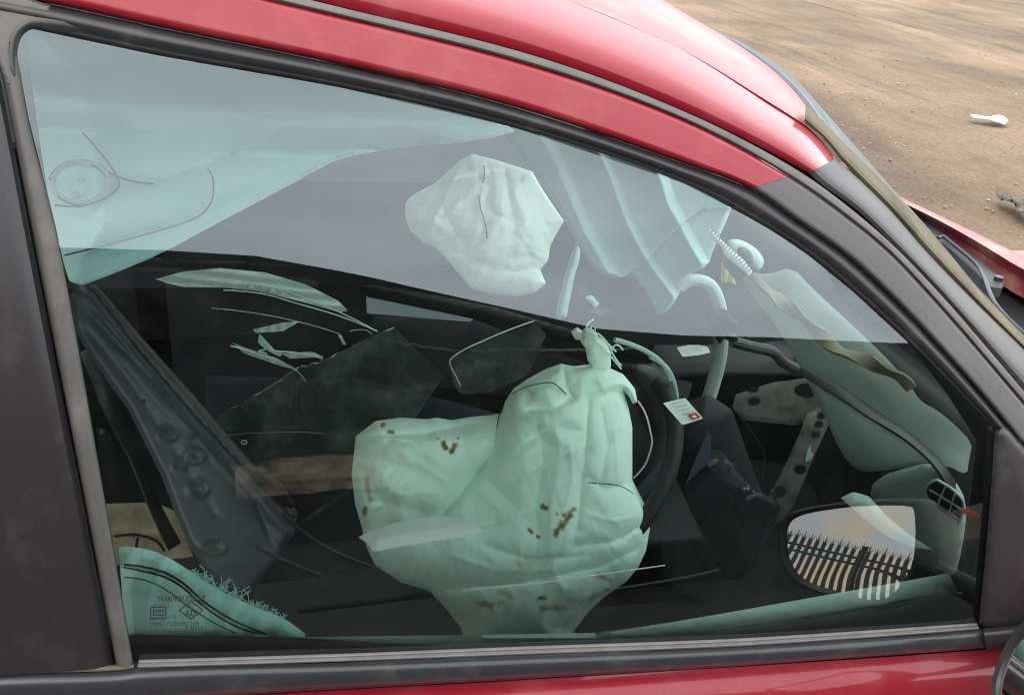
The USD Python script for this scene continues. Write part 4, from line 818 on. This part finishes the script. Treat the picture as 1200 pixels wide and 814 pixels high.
ST = cpart('stalk', cyl_px((836, 536), (852, 558), .44, .017), DARK2, COL)
cpart('stalk_ring', tube(on(planefn(.43), [(830, 545), (838, 541), (850, 542), (856, 546)]), .005, 8, 14), SLATE, ST)
cpart('stalk_arm', tube(on(planefn(.43), [(846, 552), (866, 572), (884, 592), (896, 606)]), [.017, .016, .014], 16, 14), DARK2, COL)
sw_ = cpart('stalk_end', slab([(858, 590), (868, 572), (880, 568), (892, 582), (912, 588), (914, 600), (898, 612), (872, 616), (860, 606)], .40, .03, 3, lambda P, d: .012*np.clip(d/4, 0, 1))[0], RUBBER, COL, 'black control stalk with white symbols')
for c in ((872, 571), (877, 572), (883, 575)): cpart('print', tube(on(planefn(.385), [(c[0]-1.5, c[1]), (c[0]+1, c[1]+1.2)]), .0008, 5), WIRE, sw_, smooth=False)
cpart('stalk_glint', tube(on(planefn(.39), [(874, 585), (888, 580), (900, 588)]), .004, 8, 12), SLATE, sw_)
cpart('loose_wire', tube(on(planefn(.36), [(748, 470), (757, 486), (762, 505), (764, 520), (758, 540), (750, 552), (742, 560)]), .0014, 6, 40), WIRE, COL, 'white wire behind the driver airbag')
cpart('loose_wire', tube(on(planefn(.60), [(865, 486), (884, 510), (896, 535), (892, 565)]), .0012, 6, 30), RUBBER, COL)

# airbags
def crumple_rel(P, seed, lam, amp, n=7, main=None):
    g = np.random.default_rng(seed); r = np.zeros(len(P))
    wq = np.stack([P[:, 0]/(lam*2.2), P[:, 1]/(lam*2.2), np.full(len(P), seed*3.1)], -1)
    wx = meshkit.fbm(wq, 3, seed)-.5; wy = meshkit.fbm(wq+40, 3, seed+1)-.5
    for k in range(n):
        a = (main if main is not None else 0)+g.normal(0, .75) if main is not None else g.uniform(0, np.pi)
        L = lam*g.uniform(.55, 1.5)
        t = (P[:, 0]*math.cos(a)+P[:, 1]*math.sin(a))/L + g.uniform() + 1.9*wx*g.uniform(.5, 1) + 1.2*wy
        tri = np.abs((t % 1.)-.5)*2; skew = np.where(tri < .72, tri/.72, (1-tri)/.28)
        m = np.clip(2.6*(meshkit.fbm(wq*1.1+k*9.7, 2, seed+k)-.40), 0, 1)
        r += amp*L/lam*(skew-.5)*m
    return r
ab = [(417, 511), (440, 493), (470, 489), (500, 491), (512, 489), (528, 492), (553, 488), (575, 486), (588, 484), (592, 470), (602, 455), (618, 444), (640, 432), (657, 426), (672, 429), (690, 427), (712, 430), (730, 438), (744, 455), (747, 470), (742, 474), (738, 466), (731, 459), (737, 480), (741, 500), (741, 540), (741, 562), (750, 580), (759, 597), (762, 617), (757, 645), (748, 664), (735, 680), (712, 696), (690, 716), (672, 740), (668, 770), (552, 770), (540, 735), (522, 712), (503, 692), (470, 682), (440, 662), (430, 642), (424, 618), (416, 590), (412, 555)]
ABF = planefn(.33, -.00012, -.0004, (590, 590))
def ab_rel(P, d):
    r = .055*np.exp(-(((P[:, 0]-650)/85)**2+((P[:, 1]-520)/95)**2)) + .03*np.exp(-(((P[:, 0]-480)/55)**2+((P[:, 1]-545)/50)**2)) + .035*np.exp(-(((P[:, 0]-600)/130)**2+((P[:, 1]-640)/50)**2))
    for ln, dp, w in (([(588, 484), (582, 505), (580, 525), (560, 555), (540, 580), (520, 602)], .030, 7), ([(520, 602), (545, 615), (580, 612)], .012, 7), ([(690, 470), (688, 520), (684, 560), (680, 600), (676, 620)], .014, 5),
                      ([(660, 428), (664, 450), (672, 466), (650, 478), (620, 480)], .012, 5), ([(600, 460), (640, 452), (665, 465)], .008, 4), ([(417, 512), (450, 510), (500, 508), (570, 492)], .010, 4),
                      ([(430, 620), (450, 590), (478, 560), (500, 540), (480, 520), (455, 515)], .012, 6), ([(690, 560), (710, 572), (741, 566)], .010, 4), ([(676, 640), (720, 634), (758, 612)], .016, 7), ([(520, 690), (600, 684), (700, 664), (748, 642)], .014, 9),
                      ([(570, 640), (620, 655), (690, 650)], .008, 8), ([(690, 470), (720, 458), (736, 462)], .010, 5), ([(610, 520), (650, 500), (680, 505)], .007, 7), ([(545, 560), (575, 545), (585, 520)], .009, 6), ([(705, 480), (712, 520), (706, 560)], .008, 5)):
        r += valley(P, ln, dp*1.25, w)
    for ln in ([(605, 522), (640, 500), (674, 490)], [(598, 566), (650, 538), (690, 520)], [(700, 440), (715, 470), (722, 520), (725, 562)], [(440, 520), (470, 530), (520, 562)], [(430, 602), (470, 576), (512, 578)], [(688, 602), (720, 611), (752, 604)], [(560, 622), (620, 600), (670, 560)], [(530, 650), (580, 668), (650, 668)], [(560, 500), (575, 520), (560, 545)], [(500, 497), (530, 510), (560, 508)], [(655, 445), (690, 452), (720, 446)], [(668, 520), (672, 560), (660, 600)], [(560, 690), (580, 715), (585, 738)], [(660, 690), (640, 712), (632, 738)]):
        r -= valley(P, ln, .004, 2.8)
    r += crumple_rel(P, 4, 110., .011, 6, .35) + crumple_rel(P, 8, 38., .0018, 4)
    return r
AB, Pab = pillow(ab, ABF, .085, 2.4, 62, ab_rel)
def stain_of(P, spots, sc=1.):
    s = np.zeros(len(P)); nn = meshkit.fbm(np.stack([P[:, 0]/4, P[:, 1]/4, P[:, 0]*0], -1), 3, 9)-.5
    for pts, r, v in spots:
        d = seg_dist(P, pts) if len(pts) > 1 else np.hypot(P[:, 0]-pts[0][0], P[:, 1]-pts[0][1])
        s = np.maximum(s, v*.82*np.clip(1.25-(d/r)+nn*1.8, 0, 1))
    return s
SP = [([(650, 625), (658, 616), (668, 604)], 4.2, .85), ([(662, 604), (672, 597)], 3.5, .6), ([(636, 594), (641, 595)], 2.8, .9), ([(620, 621), (624, 624)], 2.2, 1), ([(628, 627), (632, 630)], 1.6, .9), ([(653, 602)], 1.5, .9),
      ([(520, 518), (523, 526)], 3., .95), ([(529, 529), (533, 522)], 3.6, .9), ([(513, 514)], 2.5, .55), ([(447, 499), (449, 497)], 2.2, .9), ([(455, 506), (461, 506)], 1.6, .8), ([(428, 594), (427, 603)], 2.2, .8), ([(633, 701), (638, 700)], 3.6, 1),
      ([(560, 706), (575, 709)], 4.5, .42), ([(588, 705)], 4, .35), ([(634, 712), (662, 712)], 3.2, .42), ([(690, 701), (712, 690)], 3.6, .35), ([(700, 672), (716, 680)], 3., .4), ([(586, 690), (600, 700)], 5., .3), ([(756, 604), (758, 608)], 1.8, .7), ([(537, 513)], 1.3, .8), ([(430, 560), (433, 585)], 3.5, .35), ([(610, 660), (660, 650)], 6, .18)]
st = stain_of(Pab, SP); st = np.r_[st, st*0]
BAGP = cpart('driver_airbag', AB, BAG, SW, 'large burst driver airbag with brown stains', stain=st)
def abp(pts, lift=.002):
    pts = np.asarray(pts, float); pg_ = sg.Polygon(ab); dist = shapely.distance(shapely.points(pts), pg_.exterior)
    uu = np.clip(dist/62, 0, 1); h = .085*np.sqrt(1-(1-uu)**2) + ab_rel(pts, dist)*np.clip(dist/9, 0, 1)
    return at(pts, ABF(pts)) - ray(pts)*(h+lift)[:, None]
for pts in ([(600, 462), (620, 452), (645, 448), (660, 458), (664, 462)], [(689, 565), (700, 566), (722, 568), (742, 578)], [(590, 474), (584, 490), (582, 505)]):
    cpart('seam', tube(abp(dense(pts, 40), .0006), .0007, 5), SEAM, SW)
# knotted top of the airbag
kn = [(683, 386), (690, 383), (698, 388), (702, 396), (712, 404), (716, 414), (716, 430), (712, 436), (694, 434), (688, 420), (686, 408), (680, 400)]
cpart('airbag_knot', pillow(kn, .36, .02, 2.2, 12, lambda P, d: ridge_noise(P, 9., 4, .004))[0], BAG2, SW, 'knotted top of the driver airbag')
cpart('airbag_knot', pillow([(669, 388), (676, 383), (683, 388), (684, 398), (674, 398)], .37, .008, 2, 8)[0], BAG2, SW)
for pts in ([(688, 392), (704, 405), (718, 420), (728, 432)], [(690, 390), (706, 398), (722, 412)], [(686, 388), (690, 378), (696, 374)], [(716, 414), (722, 404), (730, 410)], [(700, 390), (712, 402), (720, 418), (728, 428)]):
    cpart('loose_wire', tube(on(planefn(.345), pts), .0012, 5, 24), EDGE, SW)
ks = [(rg.uniform(686, 702), rg.uniform(384, 400)) for _ in range(14)]
for k, c in enumerate(ks): cpart('thread', tube(on(planefn(.335), [c, (c[0]+rg.uniform(-6, 7), c[1]+rg.uniform(-6, 7)), (c[0]+rg.uniform(-6, 10), c[1]+rg.uniform(-8, 6))]), .0008, 4, 8), WIRE, SW)
# passenger airbag
pa = [(475, 238), (480, 231), (495, 222), (508, 216), (520, 205), (533, 194), (540, 187), (553, 180), (580, 187), (605, 195), (624, 201), (632, 216), (645, 236), (661, 259), (650, 278), (645, 288), (642, 306), (633, 316), (640, 332), (628, 342), (605, 348), (575, 344), (552, 338), (535, 318), (520, 300), (510, 290), (495, 284), (480, 270), (475, 254)]
PAF = planefn(1.08, 0, -.0008, (570, 260))
def pa_rel(P, d):
    r = .02*np.exp(-(((P[:, 0]-580)/60)**2+((P[:, 1]-245)/40)**2))
    for ln, dp, w in (([(479, 234), (510, 218), (550, 208), (580, 202), (592, 204)], .020, 4), ([(478, 234), (505, 250), (520, 256)], .012, 5), ([(592, 212), (610, 206), (624, 202)], .012, 5), ([(520, 246), (535, 270), (545, 290), (553, 306)], .016, 5), ([(553, 306), (585, 316), (610, 318), (634, 312)], .022, 5),
                      ([(625, 205), (632, 240), (640, 262), (648, 276)], .010, 6), ([(572, 232), (578, 250), (600, 258), (640, 262)], .008, 6), ([(545, 196), (560, 205), (570, 215)], .010, 5), ([(500, 290), (530, 292), (545, 300)], .010, 6), ([(610, 280), (622, 300), (632, 306)], .009, 5), ([(480, 268), (505, 268), (525, 280)], .008, 5)):
        r += valley(P, ln, dp, w)
    return r + crumple_rel(P, 21, 76., .017, 6) + crumple_rel(P, 28, 28., .0028, 5)
PAm, Pp = pillow(pa, PAF, .10, 2.4, 45, pa_rel)
PAG = cpart('passenger_airbag', PAm, BAG2, DASH, 'white burst passenger airbag above the far dashboard', smooth=50)
def pap(pts):
    pts = np.asarray(pts, float); dist = shapely.distance(shapely.points(pts), sg.Polygon(pa).exterior); uu = np.clip(dist/45, 0, 1)
    return at(pts, PAF(pts)) - ray(pts)*(.10*np.sqrt(1-(1-uu)**2)+pa_rel(pts, dist)*np.clip(dist/9, 0, 1)+.003)[:, None]
for pts in ([(561, 227), (563, 243), (568, 260), (571, 279)], [(567, 194), (568, 204), (566, 214)]): cpart('seam', tube(pap(dense(pts, 24)), .0012, 5), SEAM, DASH)

# frayed cloth at the lower rear corner, inside the glass
fc = [(139, 641), (150, 640), (168, 642), (185, 647), (203, 656), (222, 668), (245, 683), (262, 693), (280, 702), (300, 711), (322, 719), (338, 727), (350, 736), (358, 742), (356, 760), (148, 762)]
FCF = planefn(.085, .00003, -.00006, (240, 700))
def fc_rel(P, d):
    arc_ = (P[:, 0]-140)*.55 + (P[:, 1]-650)
    u2 = seg_dist(P, [(136, 662), (170, 664), (205, 678), (240, 706), (280, 730), (310, 742)])
    return .006*np.clip(d/10, 0, 1) - .006*np.exp(-u2/4) + .006*np.sin(P[:, 0]*.19+.06*P[:, 1])*np.exp(-u2/26) + .012*meshkit.fbm(np.stack([P[:, 0]/26, P[:, 1]/40, P[:, 0]*0], -1), 3, 21)
FCm, Pf = slab(fc, FCF, .004, 2.6, fc_rel)
FC = obj('frayed_cloth', FCm, CLOTH, None, 'turquoise frayed cloth with dark stitching in the lower rear window corner', 60, 'cloth', loc=tuple(at(np.array([220., 720.]), .085)))
def fcp(pts, lift=.0012):
    pts = np.asarray(pts, float); dist = shapely.distance(shapely.points(pts), sg.Polygon(fc).exterior)
    return at(pts, FCF(pts)) - ray(pts)*(fc_rel(pts, dist)+lift)[:, None]
for dy, m, w in ((0, SEAM, .0011), (5.5, SEAM, .0010)):
    pts = dense([(146, 661+dy*.6), (170, 664+dy), (192, 670+dy), (212, 681+dy), (236, 702+dy), (262, 720+dy), (290, 734+dy*.8), (312, 742)], 70)
    obj('stitching', tube(fcp(pts), w, 5), m, FC)
pts = dense([(146, 676), (168, 679), (190, 688), (215, 706), (245, 726), (276, 741)], 60); obj('stitching', tube(fcp(pts), .0007, 5), STRAP, FC)
pts = dense([(146, 664), (170, 667.5), (192, 673.5), (212, 684.5), (236, 705.5), (262, 723), (290, 736.5)], 60); obj('binding', tube(fcp(pts, .0), .0019, 6), DASHG, FC)
def frays():
    out = []
    edge = dense([(222, 668), (240, 680), (262, 693), (280, 702), (300, 711), (322, 719), (340, 728)], 200)
    for k in range(150):
        c = edge[int(199*rg.beta(1.3, 1.6))]; L = rg.uniform(3, 12)*(1.6 if 236 < c[0] < 296 and rg.random() < .35 else .7); a = rg.normal(-1.15, .65)
        p1 = c+np.array([math.cos(a), math.sin(a)])*L*.5+rg.normal(0, 1., 2); p2 = c+np.array([math.cos(a+.4*rg.normal()), math.sin(a)])*L
        out.append(tube(fcp([c, p1, p2], rg.uniform(0, .006)), .00045, 4, 7))
    return join(*out)
obj('fraying', frays(), CLOTH, FC, kind='stuff', smooth=True)
# thin white sliver standing in for a reflection, and a thin pale line
ws = [(420, 629), (432, 622), (455, 614), (485, 607), (512, 604), (536, 605), (552, 611), (568, 622), (545, 628), (505, 634), (470, 640), (437, 646), (430, 636)]
obj('reflection_sliver', slab(ws, planefn(.165, .0001, -.0022, (490, 620)), .003, 3, lambda P, d: .012*np.clip(d/14, 0, 1))[0], mat('translucent_white', (.86, .90, .88), .4, alpha=.88), None, 'thin curved white sliver before the driver airbag, standing in for a reflection', 40, 'pale piece', loc=tuple(at(np.array([490., 622.]), .165)))
cpart('pale_line', tube(on(planefn(.13), [(553, 690), (620, 684), (700, 673), (779, 662)]), .0009, 5, 20), WIRE, DOOR)
# inner sill of the near door and the dark corner behind the glass
def inner(poly, off, name, m, label=None, res=7, rel=.006):
    P_, T_, n_2, d_ = tri_px(poly, res); q = side(P_, off+rel*np.clip(d_/8, 0, 1)); b = side(P_[:n_2], off-.03); i_ = np.arange(n_2); j_ = (i_+1) % n_2; m_ = len(P_)
    return cpart(name, trimesh.Trimesh(np.vstack([q, b]), np.vstack([T_, np.stack([i_, i_+m_, j_+m_], 1), np.stack([i_, j_+m_, j_], 1)]), process=False), m, DOOR, label)
inner([(700, 742), (790, 728), (860, 716), (950, 700), (1040, 684), (1112, 671), (1118, 684), (1124, 693), (1060, 705), (960, 722), (860, 737), (760, 748), (690, 752)], -.075, 'inner_sill', DASHG, 'grey green inner sill of the near door')
inner([(340, 746), (520, 744), (700, 741), (700, 752), (520, 757), (350, 757)], -.075, 'inner_sill', DASHG)
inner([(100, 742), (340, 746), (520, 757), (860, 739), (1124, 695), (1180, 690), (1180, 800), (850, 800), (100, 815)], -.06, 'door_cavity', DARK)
inner([(1060, 396), (1150, 480), (1200, 520), (1180, 760), (1124, 745), (1128, 690), (1134, 610), (1140, 560), (1144, 515), (1110, 462)], -.045, 'corner_trim', DARK, 'black inner corner trim beside the air vent')

# faint ribs of the dark lower trim and one more long pale sliver by the mirror
for pts, y_ in (([(905, 575), (908, 610), (885, 645), (840, 668), (760, 684), (690, 694)], .66), ([(872, 560), (878, 600), (858, 632), (815, 652), (760, 664)], .70), ([(330, 600), (380, 640), (450, 668), (560, 688)], .80), ([(300, 640), (360, 668), (430, 690)], .78), ([(350, 715), (450, 703), (520, 694)], .30)):
    cpart('trim_rib', tube(on(planefn(y_), pts), .004, 8, 40), DARK2)
obj('pale_streak', slab([(985, 583), (1000, 576), (1018, 581), (1040, 605), (1068, 628), (1094, 644), (1068, 641), (1040, 629), (1012, 607)], planefn(.16, -.0004, 0, (1040, 610)), .004, 3, lambda P, d: .01*np.clip(d/8, 0, 1))[0], TRIM, None, 'long pale sliver crossing behind the mirror reflection', 40, 'pale piece', loc=tuple(at(np.array([1040., 610.]), .16)))
